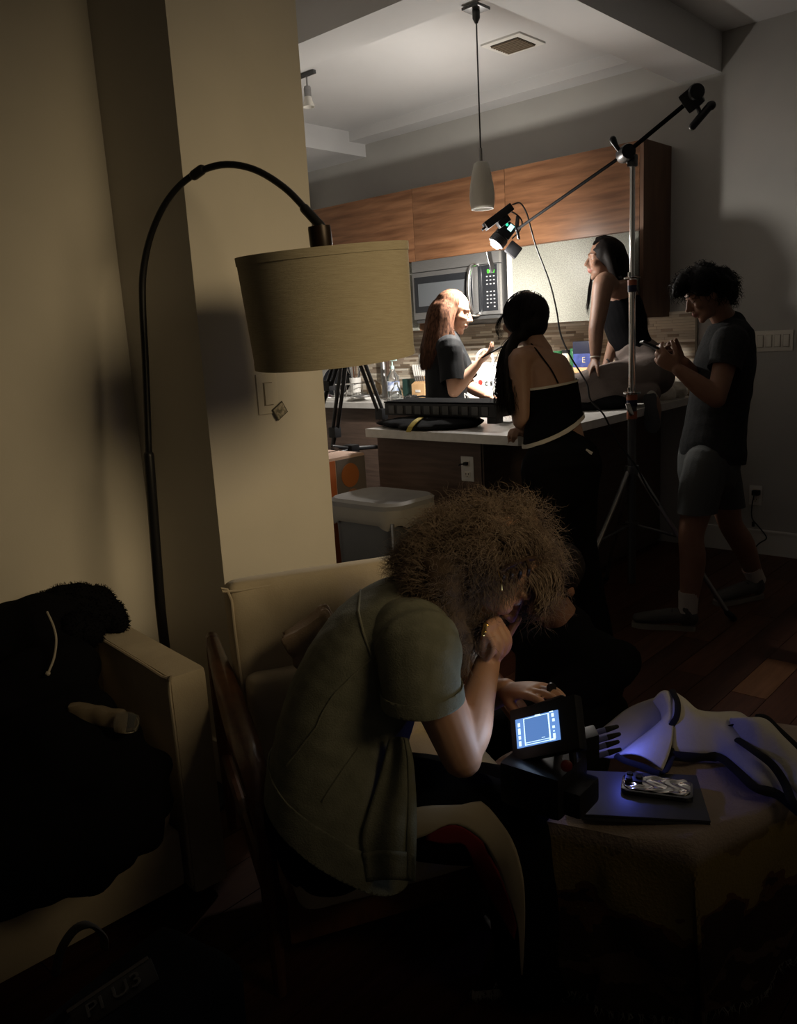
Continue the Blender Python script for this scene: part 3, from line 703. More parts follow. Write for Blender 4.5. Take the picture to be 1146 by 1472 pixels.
jar('spice_jar', 'white spice jar with a black lid on the riser', A([-2.815, 4.71, zs]), 0.028, 0.09, mat('jar_cream', (.6, .52, .4), .5), M_black)
jar('spice_jar', 'slim green bottle between the white jars and the navy box', A([-2.762, 4.71, zs]), 0.022, 0.10, M_greenlid, M_greenlid, 0.018)
t = jar('storage_tin', 'square navy tin with a pale print and dark lid on the riser', A([-2.675, 4.72, zs]), 0.060, 0.085, M_navy, mat('navy_lid', (0.012, 0.014, 0.03), .5), 0.075, True)
link('lettering', text_mesh('E', 0.05, frame(A([-2.66, 4.658, zs + 0.045]), (1, 0, 0), (0, 0, 1))), mat('pale_gold_print', (0.5, 0.42, 0.3), .5), t, angle=None)
jar('glass_jar', 'clear glass jar with a steel lid under the riser', A([-2.71, 4.50, zc]), 0.045, 0.095, M_clearp, M_steel)
jar('glass_jar', 'clear glass jar with a teal lid under the riser', A([-2.59, 4.55, zc]), 0.050, 0.115, M_clearp, mat('teal_lid', (0.2, 0.3, 0.32), .5))
jar('glass_jar', 'wide clear jar with a white scoop at the left under the riser', A([-2.82, 4.50, zc]), 0.042, 0.09, M_clearp, M_steel)
# red and yellow bowl, crumpled wrap
p = PZ(952, 571, zc) + A([0, 0.06, 0])
t = thing('planter', 'small red and yellow tapered tub at the worktop edge', 'tub', p)
build(MB().lathe([(0.05, 0), (0.066, 0.045)], p, n=4), 'tub_lower', mat('tub_red', (0.28, 0.03, 0.02), .45), t, angle=20)
build(MB().lathe([(0.066, 0.045), (0.074, 0.068), (0.068, 0.068), (0.055, 0.03)], p, n=4), 'tub_rim', mat('tub_yellow', (0.42, 0.28, 0.05), .45), t, angle=20)
build(MB().ell(p + A([0, 0, 0.062]), (0.035, 0.03, 0.025), n=10), 'contents', mat('contents', (0.05, 0.04, 0.03), .8), t)
p = A([-2.14, 4.72, zc]); me = fuse_mesh(MB().ell(p + A([0, 0, 0.05]), (0.11, 0.11, 0.07)).ell(p + A([0.03, -0.12, 0.03]), (0.07, 0.07, 0.05)), 0.008, 1); folds(me, 0.016, 40, 5)
tag(link('plastic_bag', me, mat('crinkled_white', (0.62, 0.57, 0.48), 0.35), None, p, 25), 'crumpled white plastic bag in the corner under the tiles', 'plastic bag')
# ---- peninsula top: sandbag, case, phone
p = A([-2.64, 3.10, zc])
mb = MB().ell(p + A([-0.05, 0, 0.022]), (0.20, 0.16, 0.026)).ell(p + A([0.14, 0.03, 0.02]), (0.15, 0.17, 0.024)).ell(p + A([-0.20, -0.02, 0.015]), (0.12, 0.06, 0.017)).ell(p + A([0.05, -0.12, 0.014]), (0.12, 0.07, 0.018))
me = fuse_mesh(mb, 0.008, 2); folds(me, 0.006, 40, 9); cc = getco(me); cc[:, 2] = np.clip(cc[:, 2], zc + 0.001, zc + 0.046); setco(me, cc)
t = thing('sandbag', 'black sandbag with a yellow strap lying on the peninsula', 'sandbag', p)
link('bag_body', me, M_fabric_blk, t, angle=60)
build(MB().sheet(A([[q_ + A([w_, 0, 0]) for w_ in (-0.014, 0.014)] for q_ in resamp(catmull([PZ(587, 621, .921), PZ(590, 614, .945), PZ(597, 606, .967), PZ(606, 600, .968)], 4), 9)]), 0.004), 'strap', mat('yellow_strap', (0.42, 0.33, 0.08), .8), t)
p = A([-2.57, 3.185, zc + 0.048])
t = thing('equipment_case', 'long black tray with a row of square pockets lying on the sandbag', 'case', p)
build(MB().box(p + A([0, 0.03, 0.033]), (0.70, 0.22, 0.062), bev=0.006), 'body', M_black, t)
build(MB().box(p + A([0, 0.03, 0.068]), (0.705, 0.225, 0.008), bev=0.003), 'lid', M_blackm, t)
for i in range(11):
    build(MB().box(p + A([-0.30 + i * 0.0585, -0.0815, 0.032]), (0.038, 0.006, 0.040), bev=0.004), 'pocket', mat('pocket_grey', (0.075, 0.075, 0.075), .5), t)
build(MB().box(p + A([0.31, -0.04, -0.012]), (0.05, 0.06, 0.03), bev=0.004), 'foot', M_black, t)
p = PZ(728, 607, zc + 0.002) + A([0, 0.02, 0])
single(MB().box(p + A([0, 0, 0.005]), (0.085, 0.12, 0.008), bev=0.003), 'notepad', M_white, 'small white phone lying by the elbow of the leaning woman', 'phone', p)

# ---- bin and boxes by the peninsula
p = A([-2.55, 2.66, 0])
t = thing('trash_bin', 'dark steel waste bin with grey lid and white liner before the peninsula', 'bin', p)
def rrect(cx, cy, w_, d_, r, z_, n=6):
    out = []
    for qx, qy, a0 in ((1, 1, 0), (-1, 1, 90), (-1, -1, 180), (1, -1, 270)):
        for k in range(n + 1):
            a = math.radians(a0 + 90 * k / n); out.append((cx + qx * (w_ / 2 - r) + r * math.cos(a), cy + qy * (d_ / 2 - r) + r * math.sin(a), z_))
    return A(out)
def loft(mb, rings, m=0, capped=True):
    n = len(rings[0]); V_ = np.vstack(rings); F_ = []
    for i in range(len(rings) - 1):
        for j in range(n): F_.append((i * n + j, i * n + (j + 1) % n, (i + 1) * n + (j + 1) % n, (i + 1) * n + j))
    if capped: F_.append(tuple(range(n - 1, -1, -1))); F_.append(tuple(range((len(rings) - 1) * n, len(rings) * n)))
    return mb.add(V_, F_, m)
cx, cy = p[0], p[1]
build(loft(MB(), [rrect(cx, cy, 0.36, 0.27, 0.07, 0.0), rrect(cx, cy, 0.39, 0.30, 0.08, 0.60)]), 'bin_body', M_dsteel, t)
LN = []
for zz, g in ((0.555, 0.012), (0.585, 0.02), (0.635, 0.016)):
    r_ = rrect(cx, cy, 0.39 + 2 * g, 0.30 + 2 * g, 0.085, zz); 
    if zz < .56: r_[:, 2] += 0.012 * np.sin(np.arange(len(r_)) * 1.3)
    LN.append(r_)
build(loft(MB(), LN, capped=False), 'liner', mat('bin_liner', (0.22, 0.205, 0.18), 0.5), t)
build(MB().box((cx + 0.192, cy - 0.145, 0.30), (0.012, 0.012, 0.56), bev=.003), 'corner_strip', M_steel, t)
build(loft(MB(), [rrect(cx, cy, 0.425, 0.335, 0.09, 0.632), rrect(cx, cy, 0.43, 0.34, 0.09, 0.652), rrect(cx, cy, 0.40, 0.31, 0.08, 0.664), rrect(cx, cy, 0.33, 0.24, 0.06, 0.652)]), 'lid', mat('bin_lid', (0.20, 0.195, 0.19), 0.38), t)
p = A([-3.075, 2.805, 0])
CH = 0.80
t = thing('carton', 'tall pale carton with an orange edge standing behind the bin', 'box', p)
build(MB().box(p + A([0, 0, CH / 2]), (0.28, 0.30, CH), bev=0.012), 'carton_body', mat('carton_pink', (0.40, 0.28, 0.22), .7), t)
build(MB().box(p + A([0.141, -0.10, CH / 2]), (0.005, 0.075, CH - .03)), 'orange_strip', mat('carton_orange', (0.36, 0.10, 0.03), .6), t)
build(MB().box(p + A([0.141, 0.045, CH / 2]), (0.004, 0.20, CH - .03)), 'picture_panel', mat('carton_grey', (0.12, 0.10, 0.09), .6), t)
build(MB().lathe([(0.06, 0), (0.06, 0.003)], p + A([0.143, 0.035, CH - 0.10]), (1, 0, 0), n=24), 'round_print', mat('print_orange', (0.30, 0.10, 0.03), .5), t)
build(MB().lathe([(0.05, 0), (0.05, 0.003)], p + A([0.143, 0.045, CH - 0.22]), (1, 0, 0), n=24), 'round_print', mat('print_orange2', (0.25, 0.12, 0.07), .5), t)
# ================================================================== film lamp on its stand
SX, SY = -1.78, 3.55
def sz(y): return float(PX(907, y, SX)[2])
sb = A([SX, SY, 0])
t = thing('light_stand', 'tall steel light stand with black boom arm, standing by the peninsula', 'light stand', sb)
def col(z): return A([SX, SY, z])
z_bot, z_leg, z_c2, z_c1, z_top = sz(838), sz(676), sz(580), sz(405), sz(232)
build(MB().tube([col(z_bot), col(z_c2)], 0.0185, n=16, k=1, cap=True), 'lower_column', M_dsteel, t)
build(MB().tube([col(z_c2), col(z_c1)], 0.0150, n=16, k=1, cap=True), 'middle_column', M_chrome, t)
build(MB().tube([col(z_c1), col(z_top)], 0.0115, n=16, k=1, cap=True), 'upper_column', M_chrome, t)
def collar(z, r, wing=True):
    o = build(MB().lathe([(r, -0.03), (r, 0.022)], col(z), n=18), 'collar', M_dsteel, t)
    build(MB().lathe([(r + 0.001, 0.0), (r + 0.001, 0.024)], col(z), n=18), 'orange_tape', M_tape_o, o)
    build(MB().lathe([(r + 0.001, -0.028), (r + 0.001, -0.001)], col(z), n=18), 'navy_tape', M_tape_n, o)
    if wing: build(MB().lathe([(r + 0.016, 0.028), (r + 0.018, 0.034), (r + 0.004, 0.04)], col(z), n=18).box(col(z + 0.045) + RH * -0.01, (0.008, 0.03, 0.024), bev=.003), 'wing_nut', M_chrome, o)
    return o
collar(sz(410), 0.0185); collar(sz(575), 0.023)
o = build(MB().lathe([(0.022, -0.06), (0.022, 0.0)], col(sz(585)), n=18), 'collar', M_dsteel, t)
build(MB().lathe([(0.0232, -0.055), (0.0232, -0.02)], col(sz(585)), n=18), 'orange_tape', M_tape_o, o)
build(MB().box(col(sz(588)) - RH * 0.018 - FH * 0.025, (0.02, 0.012, 0.06), R=frame((0, 0, 0), RH + 0.35 * ZU, FH)[:3, :3], bev=0.003), 'clamp_lever', M_chrome, o)
for a_deg, L in ((14, None), (134, None), (254, None)):
    a = math.radians(a_deg); dv = A([math.cos(a), math.sin(a), 0.0])
    foot = sb + dv * 0.45 + ZU * 0.014
    lg = build(MB().tube([col(z_leg) + dv * 0.02, foot], 0.0115, n=10, k=1), 'leg', M_steel, t)
    build(MB().tube([foot - (foot - col(z_leg)) * 0.04, foot + dv * 0.012 - ZU * 0.0], 0.0145, n=10, k=1), 'rubber_foot', M_rubber, lg)
    build(MB().tube([col(sz(755)) + dv * 0.02, foot * 0.45 + col(z_leg) * 0.55], 0.007, n=8, k=1), 'strut', M_dsteel, t)
build(MB().lathe([(0.032, -0.02), (0.034, 0), (0.032, 0.02)], col(z_leg), n=18), 'leg_collar', M_dsteel, t)
build(MB().lathe([(0.030, -0.015), (0.030, 0.015)], col(sz(755)), n=18), 'leg_collar', M_dsteel, t)
# grip head and boom
LED = V(712, 352, 4.54)
GH = A([SX, SY, z_top + 0.035]) - RH * 0.03
bd = nrm(V(741, 331, 4.47) - GH)       # boom direction towards the lamp
build(MB().lathe([(0.030, -0.05), (0.034, -0.035), (0.034, 0.035), (0.028, 0.05)], GH, FH, n=20).lathe([(0.02, 0), (0.024, 0.03), (0.02, 0.05)], GH + RH * 0.035 - ZU * 0.02, FH, n=14).box(col(z_top + 0.005), (0.035, 0.035, 0.05), bev=0.006), 'grip_head', M_black, t)
build(MB().tube([GH - RH * 0.01, GH - RH * 0.035 + ZU * 0.025, GH - RH * 0.055 + ZU * 0.06], [0.012, 0.009, 0.015], n=10), 'grip_knob', M_black, t)
be = V(743, 330, 4.47); far = V(984, 150, 3.30)
far = GH + nrm(V(984, 151, 3.42) - GH) * np.linalg.norm(V(984, 151, 3.42) - GH)
build(MB().tube([be, GH + FH * -0.03], 0.0075, n=10, k=1).tube([GH + FH * -0.03, far], 0.0095, n=10, k=1), 'boom_arm', M_blackm, t)
bu = nrm(far - GH); bw = nrm(np.cross(FH, bu))
Re = frame(far, bu, FH)[:3, :3]
o = build(MB().box(far + bu * 0.035 - bw * 0.0, (0.075, 0.06, 0.085), R=Re, bev=0.014).lathe([(0.03, -0.038), (0.034, -0.03), (0.034, 0.03), (0.03, 0.038)], far + bu * 0.045 + ZU * 0.012, FH, n=18), 'end_clamp', M_black, t)
q = far + bu * 0.075 - ZU * 0.085
build(MB().tube([far + bu * 0.055 - ZU * 0.03, q], 0.009, n=8, k=1).tube([q - A([0, 0, .045]) - RH * 0.03, q + ZU * 0.03 + RH * 0.04], [0.016, 0.017], n=12, k=1).ell(q + ZU * 0.03 + RH * 0.045, 0.019, n=12), 'clamp_handle', M_black, o)

# LED head
ax = nrm(-0.62 * RH - 0.74 * ZU + 0.05 * FH - 0.12 * FH)
fr = frame(LED, ax, FH); Rl = fr[:3, :3]; ux, uy, uz = ax, Rl[:, 1], Rl[:, 2]
t = thing('led_lamp', 'compact black LED film lamp glowing white at the end of the boom', 'lamp', LED)
bk = LED - ax * 0.135
build(MB().box(LED - ax * 0.095, (0.085, 0.085, 0.085), R=Rl, bev=0.012).lathe([(0.038, -0.055), (0.046, -0.05), (0.046, -0.006), (0.040, -0.004)], LED, ax, n=24), 'lamp_body', M_black, t)
fins = MB()
for i in range(5): fins.lathe([(0.0475, 0), (0.0475, 0.003)], LED - ax * (0.045 - i * 0.008), ax, n=24)
build(fins, 'cooling_fins', M_dsteel, t, kind='stuff')
M_led = mat('led_face', (1, 1, 1), 0.5, emit=(1.0, 0.97, 0.93), estr=60)
build(MB().lathe([(0.030, -0.003), (0.030, 0.002), (0.022, 0.010), (0.004, 0.014)], LED, ax, n=24), 'led_lens', M_led, t)
sd = LED - ax * 0.10 - uy * 0.0435
M_disp = mat('lamp_display', (0.1, 0.3, 0.3), 0.4, emit=(0.55, 1.0, 0.98), estr=1.6)
M_gbtn = mat('lamp_green_light', (0, 0.2, 0.1), 0.4, emit=(0.05, 0.9, 0.45), estr=1.4)
build(MB().box(sd + uz * 0.012 - ax * 0.012, (0.034, 0.003, 0.026), R=Rl), 'display', M_disp, t)
build(MB().lathe([(0.0075, 0), (0.0075, 0.003)], sd - ax * 0.012 - uz * 0.014, -uy, n=16), 'green_button', M_gbtn, t)
# yoke and battery plate
build(MB().tube([bk + uz * 0.055 + ax * 0.05, bk + uz * 0.062 - ax * 0.0, bk + uz * 0.045 - ax * 0.05, bk - ax * 0.062, bk - uz * 0.045 - ax * 0.05, bk - uz * 0.062, bk - uz * 0.055 + ax * 0.05], [(0.011, 0.004)] * 7, n=8, lat=FH), 'yoke', M_black, t)
build(MB().tube([be, bk - ax * 0.055 + uz * 0.01], 0.011, n=10, k=1).tube([be - FH * 0.01, be - ZU * 0.045 + RH * 0.01], 0.008, n=8, k=1), 'mount_spigot', M_black, t)
bp = V(716, 312, 4.45); bx = nrm(V(737, 296, 4.45) - V(697, 326, 4.45))
Rb = frame(bp, bx, FH)[:3, :3]
build(MB().box(bp, (0.175, 0.07, 0.042), R=Rb, bev=0.006).box(bp - bx * 0.095 - Rb[:, 2] * 0.004, (0.03, 0.02, 0.012), R=Rb).box(bp - Rb[:, 2] * 0.035 + bx * 0.01, (0.07, 0.05, 0.04), R=Rb, bev=0.006), 'battery_plate', M_black, t)
q0 = LED - ax * 0.01 - uz * 0.0
st = [V(703, 362, 4.51), V(705, 374, 4.51), V(708, 384, 4.52), V(706, 392, 4.52)]
build(MB().sheet(A([[p - RH * 0.012, p + RH * 0.012] for p in st]), 0.003), 'hanging_strap', mat('pale_strap', (0.55, 0.56, 0.6), .6), t)
build(MB().box(V(738, 359, 4.58), (0.07, 0.035, 0.075), R=Rl, bev=0.008), 'cable_pack', M_black, t)
light('led_light', 'POINT', list(LED + ax * 0.075), 50, (1.0, 0.95, 0.88), shadow_soft_size=0.052)
light('led_beam', 'SPOT', list(LED + ax * 0.03), 170, (1.0, 0.95, 0.88), aim=list(LED + nrm(A([-0.65, 0.15, -0.75]))), spot_size=math.radians(160), spot_blend=1.0, shadow_soft_size=0.025)
# mains cable of the lamp
cpts = [V(737, 294, 4.45), V(748, 292, 4.43), V(757, 306, 4.40), V(764, 330, 4.38), V(771, 355, 4.38), V(790, 405, 4.28), V(800, 445, 4.18), V(806, 480, 4.1), V(820, 512, 4.0), V(843, 550, 3.9), V(849, 575, 3.86), V(868, 596, 3.82), V(885, 630, 3.80), V(903, 655, 3.80), V(916, 672, 3.78), V(930, 700, 3.80), V(947, 726, 3.82)]
single(MB().tube(cpts, 0.0042, n=6, k=5), 'power_cable', M_rubber, 'thin black mains cable hanging from the film lamp to the stand foot', 'cable', cpts[-1])

# ---- black video tripod standing in the kitchen behind the pillar
tb = A([-3.32, 3.42, 0])
t = thing('video_tripod', 'black video tripod in the kitchen, mostly hidden by the lamp shade', 'tripod', tb)
apex = V(501, 470, 4.35)
build(MB().lathe([(0.05, -0.05), (0.055, 0), (0.05, 0.04)], apex, n=18).box(apex + ZU * 0.09, (0.10, 0.10, 0.10), bev=0.02), 'head', M_black, t)
for (mid, ft) in ((V(480, 632, 4.62), None), (V(552, 604, 4.55), None), (V(471, 560, 4.75), None)):
    dv = mid - apex; foot = apex + dv * ((apex[2] - 0.02) / -dv[2])
    lat = nrm(np.cross(dv, FH))
    k0 = apex + dv * 0.03; jn = apex + dv * 0.93
    lg = build(MB().tube([k0 + lat * 0.013, jn + lat * 0.013], 0.0105, n=8, k=1).tube([k0 - lat * 0.013, jn - lat * 0.013], 0.0105, n=8, k=1), 'leg', M_black, t)
    build(MB().box(jn, (0.055, 0.05, 0.06), bev=0.01), 'leg_lock', M_black, lg)
    build(MB().tube([jn, foot], 0.013, n=8, k=1), 'lower_leg', M_black, lg)
    build(MB().ell(foot, (0.02, 0.02, 0.02), n=10), 'rubber_foot', M_rubber, lg)
sp = V(505, 645, 4.4)
build(MB().box(sp, (0.07, 0.06, 0.045), bev=0.01).tube([sp, V(478, 642, 4.25)], 0.010, n=8, k=1).tube([sp, V(478, 655, 4.25)], 0.010, n=8, k=1).tube([sp, V(545, 642, 4.6)], 0.012, n=8, k=1), 'spreader', M_black, t)

# ================================================================== arc floor lamp
p0 = V(240, 935, 2.40)
lb = A([p0[0] - 0.02, p0[1] + 0.01, 0])
t = thing('floor_lamp', 'black arc floor lamp with a tilted beige linen drum shade', 'lamp', lb)
build(MB().lathe([(0.13, 0), (0.13, 0.015), (0.12, 0.022), (0.02, 0.026)], lb, n=32), 'base', M_black, t)
zj = V(214, 655, 2.27)
build(MB().tube([lb + A([0, 0, 0.02]), V(236, 920, 2.40), V(228, 840, 2.35), zj], 0.0145, n=12, k=3), 'lower_pole', M_black, t)
arc = [zj, V(209, 520, 2.24), V(205, 440, 2.22), V(206, 390, 2.2), V(217, 338, 2.17), V(240, 289, 2.13), V(274, 254, 2.10), V(318, 237, 2.06), V(364, 243, 2.03), V(408, 269, 2.0), V(440, 301, 1.98), V(461, 323, 1.97)]
build(MB().tube(arc, [0.0095] * 4 + [0.0085] * 8, n=12, k=5), 'arm', M_black, t)
build(MB().tube([V(279, 252, 2.095), V(290, 244, 2.085)], 0.0125, n=12, k=1), 'joint', M_black, t)
build(MB().tube([V(438, 300, 1.98), V(461, 325, 1.97)], 0.012, n=12, k=1), 'arm_sleeve', M_black, t)
sc_top = V(463, 360, 1.955); sc_bot = V(482, 518, 2.025)
axd = nrm(sc_bot - sc_top); Hs = np.linalg.norm(sc_bot - sc_top)
build(MB().lathe([(0.026, -0.055), (0.027, -0.05), (0.027, -0.015), (0.024, 0.02)], sc_top, axd, n=20), 'socket_cap', mat('bronze', (0.02, 0.012, 0.008), 0.35, metal=.4), t)
Rt, Rb_ = 0.203, 0.194
prof = [(Rt, 0), (Rb_, Hs), (Rb_ - 0.003, Hs), (Rt - 0.003, 0)]
sh = build(MB().lathe([(Rt + (Rb_ - Rt) * i / 10, Hs * i / 10) for i in range(11)] + [(Rb_ - .003 + (Rt - Rb_) * i / 10, Hs * (1 - i / 10)) for i in range(11)], sc_top, axd, n=64, capped=False), 'shade', M_shade, t, angle=60)
build(MB().lathe([(Rt + .0018, -0.001), (Rt + .0013, 0.018), (Rt - .004, 0.018), (Rt - .004, -0.001)], sc_top, axd, n=64, capped=False).lathe([(Rb_ + .0018, Hs - 0.016), (Rb_ + .0018, Hs + 0.001), (Rb_ - .004, Hs + 0.001), (Rb_ - .004, Hs - 0.016)], sc_top, axd, n=64, capped=False), 'shade_trim', M_shade, sh, angle=60)
sp_ = MB()
for k in range(3):
    a = k * 2.094 + .4; b1 = nrm(np.cross(axd, FH)); b2 = np.cross(axd, b1)
    sp_.tube([sc_top + axd * 0.01, sc_top + axd * 0.012 + (b1 * math.cos(a) + b2 * math.sin(a)) * (Rt - .002)], 0.002, n=5, k=1)
build(sp_, 'spider', M_black, t)
build(MB().lathe([(0.012, 0.02), (0.014, 0.05), (0.030, 0.09), (0.030, 0.11), (0.012, 0.135)], sc_top, axd, n=18), 'bulb', M_white, t)

# ================================================================== sofa on the left
se = nrm(A([0.9976, -0.07, 0])); ss = nrm(A([0.07, 0.9976, 0])); So = A([-1.65, 1.017, 0])
Rs = np.stack([se, ss, ZU], 1)
def sp3(a, b, z): return So + se * a + ss * b + ZU * z
t = thing('sofa', 'cream sofa with slab arm at the left, black coats heaped on it', 'sofa', sp3(-0.3, -0.5, 0))
se1 = nrm(A([0.992, -0.126, 0])); ss1 = A([0.126, 0.992, 0]); Rs1 = np.stack([se1, ss1, ZU], 1)
def sp1(a, b, z): return So + se1 * a + ss1 * b + ZU * z
am = build(MB().box(sp1(-0.30, 0, 0.31), (0.60, 0.094, 0.58), R=Rs1, bev=0.018), 'arm', M_cream, t)
M_pipe = mat('cream_piping', (0.55, 0.47, 0.35), .8)
build(MB().tube([sp1(-0.58, -0.049, 0.592), sp1(-0.04, -0.049, 0.592), sp1(-0.006, -0.049, 0.56), sp1(-0.006, -0.049, 0.05)], 0.0042, n=6, k=4), 'piping', M_pipe, am)
build(MB().box(sp3(-0.30, -0.87, 0.125), (0.56, 1.62, 0.15), R=Rs, bev=0.015), 'base', M_cream, t)
def cushion(mb, c, size, R, puff=0.03, n=9):
    """soft box: a puffed rounded cushion"""
    me = fuse_mesh(MB().box(c, size, R=R, bev=min(size) * 0.3), 0.012, 4)
    co = getco(me); q = (co - A(c)) @ np.asarray(R); h = A(size) / 2; k = int(np.argmin(size)); oth = [i for i in range(3) if i != k]
    g = np.clip(1 - (q[:, oth[0]] / h[oth[0]]) ** 2, 0, 1) * np.clip(1 - (q[:, oth[1]] / h[oth[1]]) ** 2, 0, 1)
    q[:, k] += np.sign(q[:, k]) * puff * g ** 0.7
    setco(me, q @ np.asarray(R).T + A(c)); folds(me, 0.002, 22, 3); return me
link('seat_cushion', cushion(None, sp3(-0.29, -0.79, 0.31), (0.58, 1.44, 0.21), Rs, 0.015), M_cream, t, angle=70)
link('back_cushion', cushion(None, sp3(-0.515, -0.70, 0.55), (0.10, 1.46, 0.32), Rs, 0.015), M_cream, t, angle=70)
for a_, b_ in ((-0.05, 0.0), (-0.55, 0.0), (-0.05, -1.6), (-0.55, -1.6)): build(MB().box(sp3(a_, b_, 0.02), (0.04, 0.04, 0.04), R=Rs), 'leg', M_wood_arm, t)

# heap of black coats on the sofa
cz = A([V(60, 1000, 2.05)[0], V(60, 1000, 2.05)[1], 0.47])
mb = MB()
for x, y, d, r in ((60, 905, 2.20, .11), (20, 920, 2.2, .12), (95, 960, 2.12, .10), (60, 1000, 2.05, .14), (105, 1045, 1.98, .11), (10, 1030, 2.0, .14), (70, 1100, 1.86, .15), (150, 1130, 1.86, .10), (190, 1150, 1.86, .075), (10, 1150, 1.8, .15), (130, 1185, 1.76, .10), (70, 1215, 1.70, .11), (10, 1220, 1.68, .12), (195, 1180, 1.80, .06), (60, 1245, 1.60, .085), (120, 1235, 1.66, .075), (10, 1255, 1.56, .09), (165, 1220, 1.72, .055), (-30, 1260, 1.52, .09), (205, 1205, 1.78, .045), (205, 1130, 1.86, .06), (222, 1150, 1.87, .045), (185, 1095, 1.89, .06), (172, 1062, 1.93, .055), (222, 1102, 1.91, .048)):
    mb.ell(V(x, y, d), (r, r, r * .9), n=14)
me = fuse_mesh(mb, 0.014, 6); folds(me, 0.012, 14, 4); folds(me, 0.005, 40, 8)
t = thing('black_coat', 'black coat heaped on the sofa seat with a pale drawstring', 'coat', cz)
link('coat_body', me, M_wool_blk, t, angle=120)
build(MB().tube([V(68, 880, 2.055), V(77, 900, 2.03), V(81, 920, 2.01), V(78, 945, 1.965), V(70, 966, 1.94)], 0.0028, n=6).ell(V(69, 968, 1.935), 0.006, n=8), 'drawstring', M_trimw, t)
t = thing('fur_hood', 'black fleece hood draped over the far sofa arm', 'hood', A([V(130, 880, 2.38)[0], V(130, 880, 2.38)[1], 0.60]))
mb = MB()
for x, y, d, r in ((92, 872, 2.26, .062), (112, 868, 2.28, .060), (138, 870, 2.30, .057), (158, 885, 2.30, .046), (70, 884, 2.22, .065), (50, 895, 2.18, .06), (126, 908, 2.22, .045), (108, 905, 2.18, .05), (170, 895, 2.29, .032)): mb.ell(V(x, y, d), r, n=14)
me = fuse_mesh(mb, 0.01, 3); hv = getco(me); hn = getno(me)
link('hood_body', me, M_wool_blk, t, angle=120)
idx = RNG.choice(len(hv), 2600); P0 = hv[idx]; N0 = hn[idx] + RNG.normal(0, .45, (2600, 3)) + A([0, 0, -.25]); N0 /= np.linalg.norm(N0, axis=1, keepdims=True)
strands(np.stack([P0 - N0 * .002 + N0 * (0.010 * s_) + RNG.normal(0, .0012, P0.shape) for s_ in (0, .33, .66, 1.0)], 1), 0.0012, 0.0006, 'fleece', M_wool_blk, t)
pk = V(140, 1030, 1.86)
me = fuse_mesh(MB().box(pk, (0.13, 0.045, 0.028), R=frame(pk, V(185, 1032, 1.86) - V(105, 1022, 1.86), ZU)[:3, :3], bev=.01), 0.006, 1); folds(me, 0.008, 60, 2)
t = thing('snack_packet', 'crumpled pale packet with a clear tube end lying on the black coat', 'packet', pk)
link('packet_body', me, mat('foil_packet', (0.17, 0.135, 0.09), 0.4), t, angle=25)
d_ = nrm(V(190, 1038, 1.86) - V(160, 1036, 1.86))
build(MB().lathe([(0.022, 0), (0.024, 0.012), (0.024, 0.03), (0.018, 0.045)], V(168, 1038, 1.85), d_, n=18), 'clear_end', M_clearp, t)

# ================================================================== armchair
cf = nrm(A([0.88, -0.47, 0])); cw = nrm(A([0.47, 0.88, 0])); Co = A([-1.30, 1.29, 0])
Rc = np.stack([cf, cw, ZU], 1)
def cp3(a, b, z): return Co + cf * a + cw * b + ZU * z
t = thing('armchair', 'cream armchair with dark wooden arms in front of the pillar', 'armchair', Co)
tilt = nrm(A([0, 0, 1]) - cf * 0.22); bt = nrm(np.cross(cw, tilt)); Rbk = np.stack([bt, cw, tilt], 1)
bk_ = link('back_cushion', cushion(None, cp3(-0.30, 0.0, 0.55), (0.13, 0.57, 0.44), Rbk, 0.02), M_cream, t, angle=70)
def bkp(a, b, h): return cp3(-0.30, 0, 0.55) + bt * a + cw * b + tilt * h
build(MB().tube([bkp(0.060, -0.275, -0.2), bkp(0.064, -0.275, 0.17), bkp(0.064, -0.255, 0.192), bkp(0.066, 0.255, 0.192), bkp(0.064, 0.275, 0.17)], 0.0035, n=6, k=4), 'piping', M_pipe, bk_)
link('lumbar_cushion', cushion(None, cp3(-0.18, -0.02, 0.44), (0.11, 0.50, 0.24), Rbk, 0.03), M_cream, t, angle=70)
link('seat_cushion', cushion(None, cp3(0.03, 0.0, 0.29), (0.56, 0.55, 0.11), Rc, 0.02), M_cream, t, angle=70)
build(MB().box(cp3(-0.02, 0, 0.185), (0.54, 0.58, 0.10), R=Rc, bev=.008), 'seat_rail', M_wood_arm, t)  # rail made deeper to block stray lamp light under the seat
for sgn in (-1, 1):
    b0 = 0.315 * sgn
    arm_pts = [cp3(-0.47, b0, 0.575), cp3(-0.40, b0, 0.56), cp3(-0.22, b0, 0.53), cp3(-0.04, b0, 0.50), cp3(0.10, b0, 0.475), cp3(0.18, b0, 0.43), cp3(0.20, b0, 0.36)]
    build(MB().tube(arm_pts, [(0.018, 0.016), (0.022, 0.015), (0.03, 0.014), (0.034, 0.014), (0.032, 0.015), (0.024, 0.017), (0.02, 0.018)], n=12, lat=cw), 'arm', M_wood_arm, t)
    build(MB().tube([cp3(0.20, b0, 0.39), cp3(0.205, b0, 0.2), cp3(0.215, b0, 0.0)], [0.021, 0.019, 0.013], n=10), 'leg', M_wood_arm, t)
    build(MB().tube([cp3(-0.455, b0, 0.57), cp3(-0.43, b0, 0.36), cp3(-0.46, b0, 0.0)], [0.019, 0.021, 0.013], n=10), 'leg', M_wood_arm, t)
    build(MB().tube([cp3(-0.43, b0, 0.235), cp3(0.205, b0, 0.215)], 0.014, n=8, k=1), 'side_rail', M_wood_arm, t)
pf = V(452, 918, 1.98)
mb = MB()
Rf = frame(pf, V(490, 905, 1.98) - V(420, 950, 1.98), ZU)[:3, :3]
